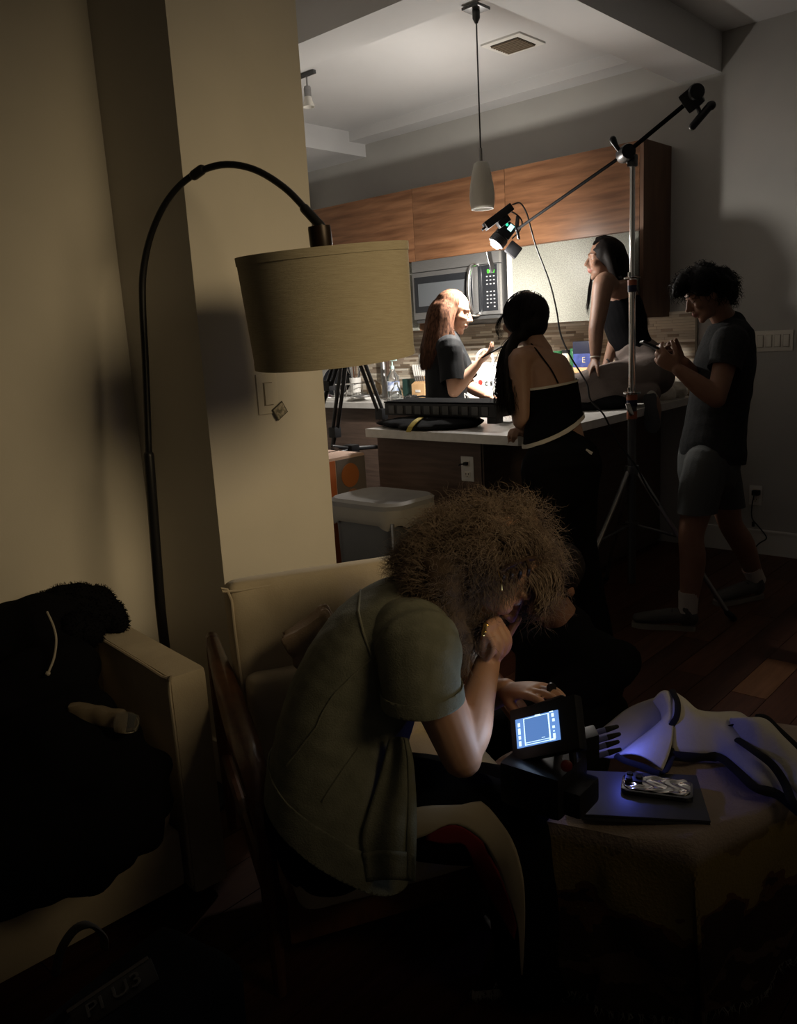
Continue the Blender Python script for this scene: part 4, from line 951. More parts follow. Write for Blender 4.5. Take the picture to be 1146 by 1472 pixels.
for i in range(5): mb.box(pf + Rf[:, 2] * (i * 0.014 - 0.02) + Rf[:, 0] * (0.006 * (i % 2)), (0.125, 0.11, 0.012), R=Rf, bev=.005)
mb.tube([pf + Rf[:, 0] * -0.056 + Rf[:, 2] * z_ + Rf[:, 1] * y_ for z_, y_ in ((-0.03, -0.02), (0.0, -0.045), (0.035, -0.02))], (0.02), n=10)
me = fuse_mesh(mb, 0.006, 2); folds(me, 0.008, 28, 6); folds(me, 0.003, 80, 2)
tag(link('folded_jacket', me, mat('beige_cotton', (0.38, 0.28, 0.20), .9, bump=.2, bscale=200), None, pf, 80), 'folded beige jacket stuffed behind the seated curly haired woman', 'jacket')

# ================================================================== blanket covered ottoman with jacket, laptop, phone
oC = A([-0.545, 1.325, 0]); e1 = nrm(A([-0.955, -0.295, 0])); e2 = nrm(A([0.295, 0.955, 0]))
OW, OD, OH = 0.29, 0.66, 0.415
oc_ = oC + e1 * OW / 2 + e2 * OD / 2; Ro = np.stack([e1, e2, ZU], 1)
t = thing('ottoman', 'square ottoman hidden under a patterned blanket at the right', 'ottoman', oc_)
build(MB().box(oc_ + ZU * 0.235, (OW, OD, 0.34), R=Ro, bev=0.03), 'cushion_body', M_cream, t)
for a_ in (-1, 1):
    for b_ in (-1, 1): build(MB().tube([oc_ + e1 * a_ * (OW / 2 - .04) + e2 * b_ * (OD / 2 - .04) + ZU * .07, oc_ + e1 * a_ * (OW / 2 - .04) + e2 * b_ * (OD / 2 - .04)], [.018, .013], n=8, k=1), 'leg', M_wood_arm, t)
na, nb = 70, 90; ov = 0.36
aa = np.linspace(-OW / 2 - ov, OW / 2 + ov, na); bb_ = np.linspace(-OD / 2 - ov, OD / 2 + ov, nb)
Aa, Bb = np.meshgrid(aa, bb_, indexing='ij')
oa = np.maximum(np.abs(Aa) - OW / 2, 0); ob = np.maximum(np.abs(Bb) - OD / 2, 0); dr = np.maximum(oa, ob) + 0.15 * np.minimum(oa, ob)
out = 0.014 + 0.10 * dr * (0.5 + 0.5 * np.sin((Aa * np.sign(Bb) - Bb * np.sign(Aa)) * 26)) * np.minimum(1, dr / .1) + 0.10 * np.minimum(oa, ob)
ca = np.clip(Aa, -OW / 2, OW / 2) + np.sign(Aa) * np.where(oa > 0, out, 0); cb = np.clip(Bb, -OD / 2, OD / 2) + np.sign(Bb) * np.where(ob > 0, out, 0)
zz = OH - np.minimum(dr, 0.385) + 0.004 * np.sin(Aa * 19 + Bb * 8) * (dr <= 0) + 0.006 * np.sin(Bb * 23 - Aa * 11) * (dr <= 0) + 0.006
G = oc_[None, None, :] + ca[..., None] * e1 + cb[..., None] * e2 + zz[..., None] * ZU
M_blk = bpy.data.materials.new('patterned_blanket'); M_blk.use_nodes = True
nt = M_blk.node_tree; bs = nt.nodes['Principled BSDF']; bs.inputs['Roughness'].default_value = 0.95; bs.inputs['Specular IOR Level'].default_value = 0.1
tc = nt.nodes.new('ShaderNodeTexCoord'); mp = nt.nodes.new('ShaderNodeMapping'); mp.inputs['Scale'].default_value = (1, 1, 1.5)
n1 = nt.nodes.new('ShaderNodeTexNoise'); n1.inputs['Scale'].default_value = 9; n1.inputs['Detail'].default_value = 3
sz_ = nt.nodes.new('ShaderNodeSeparateXYZ'); ma = nt.nodes.new('ShaderNodeMath'); ma.operation = 'MULTIPLY_ADD'; ma.inputs[1].default_value = 0.30
mb_ = nt.nodes.new('ShaderNodeMath'); mb_.operation = 'ADD'; mb_.inputs[1].default_value = -0.05
r1 = nt.nodes.new('ShaderNodeValToRGB'); r1.color_ramp.interpolation = 'CONSTANT'
els = r1.color_ramp.elements; els[0].position = 0; els[0].color = (0.045, 0.026, 0.016, 1); els[1].position = 0.20; els[1].color = (0.11, 0.065, 0.042, 1)
for pos, c in ((0.24, (0.05, 0.03, 0.02, 1)), (0.35, (0.13, 0.06, 0.025, 1)), (0.375, (0.25, 0.185, 0.06, 1)), (0.50, (0.17, 0.12, 0.045, 1))):
    e_ = els.new(pos); e_.color = c
ge = nt.nodes.new('ShaderNodeNewGeometry'); sx = nt.nodes.new('ShaderNodeSeparateXYZ'); mx = nt.nodes.new('ShaderNodeMix'); mx.data_type = 'RGBA'
sxo = nt.nodes.new('ShaderNodeSeparateXYZ'); mr = nt.nodes.new('ShaderNodeMapRange'); mr.inputs['From Min'].default_value = OH - 0.03; mr.inputs['From Max'].default_value = OH - 0.01
nt.links.new(tc.outputs['Object'], mp.inputs[0]); nt.links.new(mp.outputs[0], n1.inputs[0]); nt.links.new(tc.outputs['Object'], sz_.inputs[0])
nt.links.new(n1.outputs['Fac'], ma.inputs[0]); nt.links.new(sz_.outputs['Z'], ma.inputs[2]); nt.links.new(ma.outputs[0], mb_.inputs[0]); nt.links.new(mb_.outputs[0], r1.inputs[0])
nt.links.new(tc.outputs['Object'], sxo.inputs[0]); nt.links.new(sxo.outputs['Z'], mr.inputs['Value'])
nt.links.new(mr.outputs[0], mx.inputs['Factor']); nt.links.new(r1.outputs[0], mx.inputs['A'])
n2 = nt.nodes.new('ShaderNodeTexNoise'); n2.inputs['Scale'].default_value = 9; nt.links.new(tc.outputs['Object'], n2.inputs[0])
r2 = nt.nodes.new('ShaderNodeValToRGB'); r2.color_ramp.elements[0].color = (0.28, 0.22, 0.18, 1); r2.color_ramp.elements[1].color = (0.40, 0.32, 0.26, 1)
nt.links.new(n2.outputs['Fac'], r2.inputs[0]); nt.links.new(r2.outputs[0], mx.inputs['B']); nt.links.new(mx.outputs['Result'], bs.inputs['Base Color'])
n3 = nt.nodes.new('ShaderNodeTexNoise'); n3.inputs['Scale'].default_value = 160; b3 = nt.nodes.new('ShaderNodeBump'); b3.inputs['Strength'].default_value = .3; b3.inputs['Distance'].default_value = .01
nt.links.new(tc.outputs['Object'], n3.inputs[0]); nt.links.new(n3.outputs['Fac'], b3.inputs['Height']); nt.links.new(b3.outputs[0], bs.inputs['Normal'])
MATS['patterned_blanket'] = M_blk
t = thing('blanket', 'worn throw blanket with brown and yellow pattern draped over the ottoman', 'blanket', A([oc_[0], oc_[1], 0]))
build(MB().sheet(G, 0.007), 'cloth', M_blk, t, angle=80)
fr_ = []
for j in list(range(0, na)):
    for side in (0, nb - 1):
        for k in range(4):
            q = G[j, side] + A([0, 0, -0.001]) + e1 * RNG.uniform(-.006, .006); fr_.append([q, q + A([RNG.normal(0, .004), RNG.normal(0, .004), -0.010]), q + A([RNG.normal(0, .006), RNG.normal(0, .006), -0.022])])
for j in range(0, nb):
    for side in (0, na - 1):
        for k in range(4):
            q = G[side, j] + e2 * RNG.uniform(-.006, .006); fr_.append([q, q + A([RNG.normal(0, .004), RNG.normal(0, .004), -0.010]), q + A([RNG.normal(0, .006), RNG.normal(0, .006), -0.022])])
strands(fr_, 0.0013, 0.0009, 'fringe', M_trimw, t)

zt = OH + 0.014
c4 = [PZ(990, 1182, zt), PZ(836, 1178, zt), PZ(862, 1118, zt), PZ(1000, 1128, zt)]
cc = sum(c4) / 4; ux_ = nrm(c4[0] - c4[1] + c4[3] - c4[2]); uy_ = nrm(c4[3] - c4[0] + c4[2] - c4[1])
Rl_ = frame(cc, ux_, uy_)[:3, :3]
t = thing('laptop', 'closed dark grey laptop lying on the blanket under the phone', 'laptop', cc)
M_lap = mat('dark_aluminium', (0.07, 0.072, 0.08), 0.45, metal=0.5)
build(MB().box(cc + ZU * 0.004, (0.235, 0.165, 0.008), R=Rl_, bev=.003), 'base', M_lap, t)
build(MB().box(cc + ZU * 0.0115, (0.235, 0.165, 0.005), R=Rl_, bev=.002), 'lid', M_lap, t)
zt2 = zt + 0.0145
c4 = [PZ(990, 1155, zt2), PZ(889, 1141, zt2), PZ(903, 1118, zt2), PZ(999, 1129, zt2)]
cc = sum(c4) / 4; ux_ = nrm(c4[0] - c4[1] + c4[3] - c4[2]); uy_ = nrm(np.cross(ZU, ux_)); Rp_ = frame(cc, ux_, uy_)[:3, :3]
t = thing('mobile_phone', 'phone in a glossy wavy silver case lying on the laptop', 'phone', cc)
Mp_ = np.eye(4); Mp_[:3, :3] = Rp_; Mp_[:3, 3] = cc
build(loft(MB(M=Mp_), [rrect(0, 0, .132, .063, .013, 0.0), rrect(0, 0, .136, .067, .015, 0.002), rrect(0, 0, .136, .067, .015, 0.009), rrect(0, 0, .131, .062, .013, 0.0105)]), 'phone_body', mat('chrome_edge', (.25, .25, .25), .2, metal=1.0), t)
gx, gy = np.meshgrid(np.linspace(-1, 1, 60), np.linspace(-1, 1, 30), indexing='ij')
gx, gy = gx * .0635 * np.sqrt(1 - .16 * gy ** 6), gy * .0295 * np.sqrt(1 - .45 * gx ** 14)
hz = 0.0022 * np.sin(gx * 160 + 2 * np.sin(gy * 120)) * np.cos(gy * 130 + gx * 40)
G = cc[None, None] + gx[..., None] * Rp_[:, 0] + gy[..., None] * Rp_[:, 1] + (0.0118 + hz)[..., None] * ZU
build(MB().sheet(G, 0.002), 'wavy_case', mat('mirror_case', (0.6, 0.58, 0.55), 0.12, metal=1.0), t, angle=120)
build(MB().box(cc - ux_ * 0.045 + uy_ * 0.012 + ZU * 0.0135, (0.034, 0.034, 0.005), R=Rp_, bev=.002), 'camera_bump', M_black, t)
for k in range(3): build(MB().lathe([(0.0065, 0), (0.0065, 0.003)], cc - ux_ * (0.045 + .009 * (-1) ** k) + uy_ * (0.012 + .009 * (k - 1)) + ZU * 0.016, n=14), 'camera_lens', M_glassblk, t)

# white jacket with black binding
M_jk = mat('white_shell', (0.50, 0.48, 0.42), 0.8, col2=(0.54, 0.52, 0.46), scale=20, bump=.12, bscale=150)
M_jl = mat('grey_lining', (0.30, 0.28, 0.25), 0.85)
M_bind = mat('black_binding', (0.008, 0.008, 0.010), 0.9)
jb = PZ(1030, 1080, 0.45)
t = thing('white_jacket', 'white jacket with black binding crumpled on the far side of the ottoman', 'jacket', jb)
def patch(name, top, bot, mid=0.0, m=None, nu=44, nv=16, amp=0.006, seed=1):
    a = resamp(catmull([PZ(*q) for q in top], 6), nu); b = resamp(catmull([PZ(*q) for q in bot], 6), nu)
    v = np.linspace(0, 1, nv)
    G = a[:, None] * (1 - v)[None, :, None] + b[:, None] * v[None, :, None]
    G[..., 2] += mid * np.sin(v * np.pi)[None] + (wob(G.reshape(-1, 3), 22, seed).reshape(nu, nv) * amp) * np.sin(v * np.pi * .9 + .15)[None]
    return build(MB().sheet(G, 0.004), name, m, t, angle=120)
jk = patch('shell_panel', [(968, 994, .52), (985, 1006, .515), (1003, 1021, .505), (1030, 1024, .50), (1060, 1024, .49), (1075, 1032, .48), (1110, 1055, .46), (1150, 1090, .44)],
      [(966, 1082, .452), (1000, 1084, .45), (1035, 1084, .45), (1062, 1105, .447), (1090, 1128, .445), (1120, 1138, .44), (1150, 1162, .43), (1170, 1180, .42)], 0.025, M_jk, amp=.016, seed=2)
patch('front_flap', [(939, 1008, .492), (950, 1024, .487), (950, 1040, .478), (930, 1054, .466), (905, 1072, .456), (887, 1087, .450)], [(966, 997, .520), (969, 1020, .508), (968, 1045, .492), (966, 1068, .470), (960, 1090, .455), (953, 1107, .447)], 0.016, M_jk, seed=5)
patch('lining', [(838, 1072, .44), (870, 1045, .445), (905, 1018, .455), (946, 1002, .488)], [(862, 1088, .437), (885, 1090, .438), (920, 1076, .445), (955, 1046, .465)], 0.012, M_jl, seed=8)
patch('sleeve', [(1048, 1050, .475), (1075, 1040, .505), (1100, 1036, .51), (1125, 1060, .49), (1150, 1085, .47)], [(1052, 1058, .47), (1085, 1076, .485), (1110, 1095, .475), (1132, 1125, .455), (1155, 1150, .445)], 0.03, M_jk, seed=11)
def bind(pts, r=.008): return build(MB().tube([PZ(*q) for q in pts], [(r * .85, r * .3)] * len(pts), n=8, k=5, lat=ZU * .3 + RH), 'binding', M_bind, t)
bind([(966, 992, .527), (974, 1010, .522), (973, 1030, .51), (964, 1046, .49), (962, 1064, .465), (966, 1082, .455)])
bind([(886, 1086, .453), (900, 1094, .45), (925, 1102, .449), (953, 1112, .447), (966, 1088, .452)], .009)
bind([(966, 1086, .452), (1000, 1089, .45), (1035, 1089, .449), (1062, 1110, .447), (1086, 1132, .446), (1118, 1142, .442), (1150, 1168, .43)], .012)
bind([(1050, 1058, .478), (1046, 1050, .485), (1056, 1042, .497), (1075, 1036, .512), (1098, 1031, .52), (1118, 1048, .505), (1150, 1078, .48)], .009)
bind([(1050, 1056, .478), (1085, 1080, .49), (1110, 1099, .48), (1128, 1125, .46), (1138, 1150, .45), (1150, 1165, .44)], .010)

# camera monitor rig in the lap of the seated woman
q4 = [V(742, 1034, 1.60), V(801, 1021, 1.535), V(806, 1062, 1.51), V(742.6, 1077, 1.575)]
mc = sum(q4) / 4; mu = nrm(q4[1] - q4[0] + q4[2] - q4[3]); mv = nrm(q4[0] - q4[3] + q4[1] - q4[2]); Fm = frame(mc, mu, mv); mn = Fm[:3, 2]; mv = Fm[:3, 1]
if mn @ FWD > 0: mn = -mn
MW = np.linalg.norm(q4[1] - q4[0] + q4[2] - q4[3]) / 2; MH = np.linalg.norm(q4[0] - q4[3] + q4[1] - q4[2]) / 2
Rm_ = np.stack([mu, mv, np.cross(mu, mv)], 1)
t = thing('camera_rig', 'black camera rig with a glowing blue monitor held in the lap', 'camera', mc - ZU * 0.13)
build(MB().box(mc - mn * 0.014 + mu * 0.012, (MW + 0.055, MH + 0.045, 0.024), R=Rm_, bev=.006), 'monitor_housing', M_black, t)
M_scr = mat('screen_blue', (0.02, 0.03, 0.06), 0.25, emit=(0.15, 0.32, 0.74), estr=0.95)
M_scrl = mat('screen_line', (0.1, 0.1, 0.1), 0.3, emit=(0.62, 0.86, 1.0), estr=1.5)
M_scrd = mat('screen_picture', (0.02, 0.03, 0.06), 0.25, emit=(0.11, 0.25, 0.60), estr=0.9)
scn = build(MB().box(mc - mn * 0.0015, (MW, MH, 0.003), R=Rm_), 'screen', M_scr, t)
def ui(x0, y0, x1, y1): return (mc + mn * 0.0007 + mu * ((x0 + x1) / 2 - .5) * MW + mv * (.5 - (y0 + y1) / 2) * MH, (abs(x1 - x0) * MW, abs(y1 - y0) * MH, 0.001))
c_, s_ = ui(.22, .06, .78, .92); build(MB().box(c_, s_, R=Rm_), 'picture', M_scrd, scn)
g = MB()
for r_ in ((.20, .04, .80, .065), (.20, .87, .80, .90), (.20, .94, .80, .96), (.20, .04, .225, .96), (.775, .04, .80, .96), (.06, .15, .11, .28), (.06, .34, .11, .55), (.06, .60, .11, .72), (.06, .78, .11, .95), (.86, .08, .91, .20), (.87, .26, .92, .36), (.86, .50, .91, .58), (.87, .66, .90, .70), (.86, .76, .91, .92), (.48, .0, .60, .03), (.82, .0, .90, .035), (.60, .80, .68, .825), (.78, .92, .90, .97)):
    c_, s_ = ui(*r_); g.box(c_, s_, R=Rm_)
build(g, 'screen_readouts', M_scrl, scn, kind='stuff', angle=None)
cb = V(782, 1118, 1.575)
Rk = np.stack([nrm(mu - ZU * (mu @ ZU)), nrm(np.cross(ZU, mu)), ZU], 1)
build(MB().box(cb, (0.125, 0.12, 0.085), R=Rk, bev=.012).box(cb + Rk[:, 0] * .02 - ZU * .012, (0.15, 0.08, 0.05), R=Rk, bev=.008), 'camera_body', M_black, t)
build(MB().tube([cb + ZU * .03 - mn * .03, cb + ZU * .06 - mn * .05, mc - mn * .035], 0.008, n=8), 'monitor_arm', M_black, t)
build(MB().tube([V(738, 1030, 1.62), V(772, 1016, 1.60), V(808, 1004, 1.57)], 0.007, n=8, k=1).tube([V(812, 1012, 1.56), V(822, 1064, 1.54), V(828, 1140, 1.55)], 0.007, n=8, k=1), 'cage', M_black, t)
build(MB().lathe([(0.010, 0), (0.011, 0.004), (0.008, 0.006)], V(814, 1100, 1.505), -FWD, n=18), 'red_button', mat('red_button', (0.10, 0.006, 0.01), .5), t)
tc_ = V(843, 1070, 1.60)
t = thing('video_transmitter', 'small black video transmitter with four plugged cables and a blue light', 'transmitter', tc_ - ZU * 0.03)
Rt_ = np.stack([nrm(V(880, 1062, 1.6) - V(845, 1072, 1.6)), FH, ZU], 1)
build(MB().box(tc_, (0.042, 0.045, 0.05), R=Rt_, bev=.004), 'case', M_black, t)
M_sleeve = mat('blue_sleeve', (0.10, 0.11, 0.30), 0.5)
for i in range(4):
    s0 = V(857 + (0, 3, 1, 4)[i], 1053 + i * 11, 1.60); dv = Rt_[:, 0]
    pg = build(MB().tube([s0, s0 + dv * 0.024], 0.0058, n=10, k=1, cap=True), 'plug', M_sleeve, t)
    build(MB().tube([s0 + dv * 0.02, s0 + dv * 0.042], [0.0062, 0.004], n=10, k=1), 'boot', M_rubber, pg)
M_bl = mat('blue_led', (0, 0, .2), .4, emit=(0.12, 0.22, 1.0), estr=6)
bl = V(829, 1075, 1.575)
build(MB().ell(bl, 0.0016, n=8), 'indicator', M_bl, t)
light('monitor_glow', 'AREA', list(mc + mn * 0.004), 0.16, (0.55, 0.72, 1.0), aim=list(mc + mn), size=0.08)
light('indicator_glow', 'POINT', list(V(896, 1046, 1.745)), 0.24, (0.12, 0.16, 1.0), shadow_soft_size=0.004)

# bag on the floor in front of the sofa
ba, bb2 = V(45, 1452, 1.22), V(185, 1352, 1.36)
bdx = nrm((bb2 - ba) * A([1, 1, 0])); bdn = nrm(np.cross(bdx, ZU)); bdn = bdn if bdn @ FWD < 0 else -bdn
ztop = float((ba[2] + bb2[2]) / 2); bc = (ba + bb2) / 2; bc[2] = 0
t = thing('tote_bag', 'black equipment bag with a looped handle on the floor at lower left', 'bag', bc)
Rg = np.stack([bdx, bdn, ZU], 1)
me = fuse_mesh(MB().box(bc + bdn * 0.10 - bdx * .10 + ZU * (ztop / 2 - .0), (0.52, 0.20, ztop - .01), R=Rg, bev=.03), 0.012, 3); folds(me, 0.006, 20, 3)
co = getco(me); co[:, 2] = np.maximum(co[:, 2], 0.003); setco(me, co)
link('bag_body', me, M_fabric_blk, t, angle=100)
build(MB().tube([V(80, 1400, 1.27), V(88, 1365, 1.285), V(108, 1336, 1.30), V(130, 1330, 1.305), V(148, 1345, 1.31), V(150, 1362, 1.31)], [(0.010, 0.004)] * 6, n=8, k=5, lat=bdn), 'handle', mat('strap_brown', (0.035, 0.027, 0.02), .9), t)
lc = V(165, 1432, 1.135); lx = nrm(V(218, 1398, 1.155) - V(118, 1466, 1.115)); ly = nrm(V(160, 1412, 1.16) - V(182, 1452, 1.11))
Lf = frame(lc, lx, ly); Rq = Lf[:3, :3]
lw, lh = 0.118, 0.046
lb_ = build(MB().box(lc, (lw, lh, 0.003), R=Rq, bev=.001), 'label', mat('dark_label', (0.02, 0.018, 0.016), .7), t)
build(MB().box(lc + ly * (lh / 2 + .003), (lw, 0.007, 0.004), R=Rq), 'label_edge', mat('label_edge', (0.08, 0.07, 0.06), .6), t)
sgn = 1 if Rq[:, 2] @ FWD < 0 else -1
link('lettering', text_mesh('PI U3', 0.036, frame(lc + Rq[:, 2] * sgn * .003, lx, ly)), mat('faint_print', (0.09, 0.085, 0.08), .6), lb_, angle=None)
# ================================================================== people
def head_shapes(mb, c, f, u, k=1.0, fem=True, ear=True):
    f = nrm(f); u = nrm(np.asarray(u) - f * (np.asarray(u) @ f)); l = np.cross(u, f); R = np.stack([f, l, u], 1)
    P = lambda x, y, z: A(c) + k * (f * x + l * y + u * z)
    mb.ell(P(-.012, 0, .040), k * A([.094, .074, .086]), R=R, n=20)
    mb.ell(P(.035, 0, -.012), k * A([.056, .060, .082]), R=R, n=20)
    mb.ell(P(.040, 0, -.072), k * A([.044, .046 if fem else .050, .034]), R=R, n=16)
    mb.ell(P(.070, 0, -.098), k * A([.017, .018, .015]), R=R, n=12)
    mb.tube([P(.088, 0, .022), P(.100, 0, .002), P(.114, 0, -.020)], [k * .008, k * .009, k * .0105], n=10)
    for s in (-1, 1):
        mb.ell(P(.100, s * .010, -.026), k * A([.010, .008, .008]), R=R, n=10)
        mb.ell(P(.066, s * .043, -.016), k * A([.024, .020, .022]), R=R, n=12)
        if ear: mb.ell(P(-.006, s * .075, -.004), k * A([.018, .009, .030]), R=R, n=12)
        mb.tube([P(.082, s * .012, .033), P(.080, s * .030, .036), P(.068, s * .048, .032)], [k * .010, k * .011, k * .009], n=8)
        mb.ell(P(.072, s * .031, .013), k * A([.015, .017, .011]), R=R, n=12)
    mb.tube([P(.080, -.020, -.054), P(.097, -.006, -.0515), P(.097, .006, -.0515), P(.080, .020, -.054)], [k * .004, k * .0065, k * .0065, k * .004], n=8)
    mb.tube([P(.078, -.018, -.060), P(.0935, 0, -.0655), P(.078, .018, -.060)], [k * .004, k * .0075, k * .004], n=8)
    return P, R
def face_parts(parent, P, R, k, skin, brow, closed=True):
    for s in (-1, 1):
        if closed:
            build(MB().tube([P(.0830, s * .020, .008), P(.0868, s * .031, .0055), P(.079, s * .044, .008)], k * .0014, n=6), 'eyelash', M_dark, parent)
        else:
            e = build(MB().ell(P(.0775, s * .031, .012), k * .0115, n=12), 'eye', M_eyew, parent)
            build(MB().ell(P(.0865, s * .031, .011), k * .0052, n=10), 'iris', M_dark, e)
        build(MB().tube([P(.0895, s * .013, .036), P(.0875, s * .030, .041), P(.0745, s * .047, .036)], [(k * .0016, k * .0028)] * 3, n=6), 'eyebrow', brow, parent)
def hand_shapes(mb, W, d, n, tdir, curls=(.5, .5, .5, .5), spread=0.06, thumb=(0.55, 0.35), s=1.0, thumb_curl=.5, ratios=(.55, .85, .6)):
    """W wrist, d towards knuckles, n the way the palm faces, tdir the thumb side"""
    d = nrm(d); n = nrm(np.asarray(n) - d * (np.asarray(n) @ d)); t = np.cross(n, d); t = t if t @ A(tdir) > 0 else -t
    W = A(W)
    mb.tube([W - d * .02 * s, W + d * .012 * s, W + d * .05 * s, W + d * .085 * s], [(.025 * s, .018 * s), (.027 * s, .017 * s), (.038 * s, .0165 * s), (.040 * s, .0125 * s)], n=14, lat=t)
    mb.ell(W + d * .035 * s + t * .022 * s + n * .006 * s, .016 * s, n=10)
    tips = []
    for i, (L, r) in enumerate(((.076, .0088), (.084, .009), (.078, .0086), (.062, .0076))):
        o = (1.5 - i) * .0205 * s; b = W + d * (.084 - .005 * abs(i - 1)) * s + t * o; a = 0.0; pts = [b - d * .015 * s, b]; q = b
        side = t * spread * (1.5 - i)
        for L_, c_ in zip((.46, .30, .24), ratios):
            a += curls[i] * c_; v = nrm(d * math.cos(a) + n * math.sin(a) + side * max(math.cos(a), 0)); q = q + v * L * L_ * s; pts.append(q)
        mb.tube(pts, [r * s, r * 1.03 * s, r * .98 * s, r * .92 * s, r * .78 * s], n=10, k=3); tips.append(q)
    b = W + d * .022 * s + t * .022 * s + n * .004 * s
    v1 = nrm(d * thumb[0] + t * (1 - thumb[0]) + n * thumb[1]); q1 = b + v1 * .042 * s
    v2 = nrm(v1 + d * .35 + n * thumb_curl * .6 - t * thumb_curl * .5); q2 = q1 + v2 * .032 * s; v3 = nrm(v2 + n * thumb_curl * .4 - t * .2); q3 = q2 + v3 * .024 * s
    mb.tube([b - v1 * .01 * s, b, q1, q2, q3], [.013 * s, .0135 * s, .0115 * s, .0105 * s, .0088 * s], n=10, k=3)
    return tips + [q3]
def guide_hair(guides, n, jit=0.006, K=14, u=None, wave=0.0, wf=3.0):
    g = np.stack([resamp(catmull(q, 6), K) for q in guides]); m_ = len(g)
    u = RNG.uniform(0, m_ - 1, n) if u is None else u
    i = np.minimum(u.astype(int), m_ - 2); f = (u - i)[:, None, None]
    P = g[i] * (1 - f) + g[i + 1] * f
    t = np.linspace(0, 1, K)[None, :, None]
    P = P + RNG.normal(0, jit, (n, 1, 3)) * (0.35 + 0.9 * t)
    if wave:
        ph = RNG.uniform(0, 6.28, (n, 1, 1)); ax_ = nrm(RH)[None, None]; P = P + np.sin(t * wf * 6.28 + ph) * wave * ax_ * t + np.cos(t * wf * 6.28 + ph) * wave * FH[None, None] * t
    return P
def curl_hair(roots, dirs, length, amp, turns, K=20, gravity=0.3):
    n = len(roots); t = np.linspace(0, 1, K)[None, :, None]
    L = (length * RNG.uniform(.7, 1.2, n))[:, None, None]
    d = dirs / np.linalg.norm(dirs, axis=1, keepdims=True); d = d[:, None]
    base = roots[:, None] + d * L * t + A([0, 0, -1.0])[None, None] * gravity * L * t * t
    a = np.cross(d, A([.3, .5, .81])[None, None]); a /= np.linalg.norm(a, axis=2, keepdims=True); b = np.cross(d, a)
    ph = RNG.uniform(0, 6.28, (n, 1, 1)); tw = turns * RNG.uniform(.7, 1.3, (n, 1, 1)); am = amp * RNG.uniform(.6, 1.3, (n, 1, 1)) * np.minimum(t * 4, 1)
    return base + am * (np.cos(6.28 * tw * t + ph) * a + np.sin(6.28 * tw * t + ph) * b)
def body(parent, mb, skin, voxel=.006, smooth=3, lips=None, name='body'):
    me = fuse_mesh(mb, voxel, smooth)
    mi = None; mats = [skin]
    if lips is not None:
        n = len(me.polygons); c = np.empty(n * 3, np.float32); me.polygons.foreach_get('center', c); c = c.reshape(-1, 3)
        P, k = lips; up_, lo_ = P(.099, 0, -.052), P(.096, 0, -.065); R_ = P(0, 0, 1) - P(0, 0, 0)
        dist = np.minimum(np.linalg.norm(c - up_, axis=1), np.linalg.norm(c - lo_, axis=1))
        for s in (-1, 1): dist = np.minimum(dist, np.linalg.norm(c - P(.090, s * .013, -.056), axis=1))
        mi = (dist < .0095 * k).astype(int); mats = [skin, M_lip]
    return link(name, me, mats, parent, None, 180, None, mi)
def cloth(parent, name, mb, m_, voxel=.008, smooth=4, amp=0.0, fs=18, seed=1, cuts=None, direction=None, dscale=None, shell_th=None, regioned=None):
    me = fuse_mesh(mb, voxel, smooth)
    if amp: folds(me, amp, fs, seed, direction, dscale)
    if cuts: cut(me, cuts)
    for pl_, rg in (regioned or []): cut(me, [pl_], rg)
    if shell_th: shell(me, shell_th)
    return me if parent is None else link(name, me, m_, parent, None, 75)
def shoe_shapes(mb, heel, toe, up=ZU, h=.075, wdt=.042):
    d = nrm(np.asarray(toe) - heel); L = np.linalg.norm(np.asarray(toe) - heel); l = np.cross(up, d)
    P = lambda x, z: A(heel) + d * L * x + A(up) * z
    mb.tube([P(.08, .035), P(.3, .04), P(.55, .034), P(.78, .027), P(.92, .022)], [(wdt * .85, .036), (wdt * .9, .040), (wdt * .98, .033), (wdt, .026), (wdt * .85, .020)], n=14, lat=l)
    mb.tube([P(.10, .05), P(.14, h + .012)], [(wdt * .8, .045), (wdt * .75, .043)], n=14, lat=d)
    return P, l
def sole_shapes(heel, toe, up=ZU, wdt=.044):
    d = nrm(np.asarray(toe) - heel); L = np.linalg.norm(np.asarray(toe) - heel); l = np.cross(up, d); o = []
    for x, ww in ((0, .5), (.03, .72), (.12, .82), (.35, .74), (.6, .95), (.78, 1.0), (.92, .8), (1.0, .42)): o.append(A(heel) + d * L * x + l * wdt * ww)
    for x, ww in ((1.0, .42), (.92, .8), (.78, 1.0), (.6, .95), (.35, .74), (.12, .82), (.03, .72), (0, .5)): o.append(A(heel) + d * L * x - l * wdt * ww)
    return MB().prism(o, A(up) * .022)

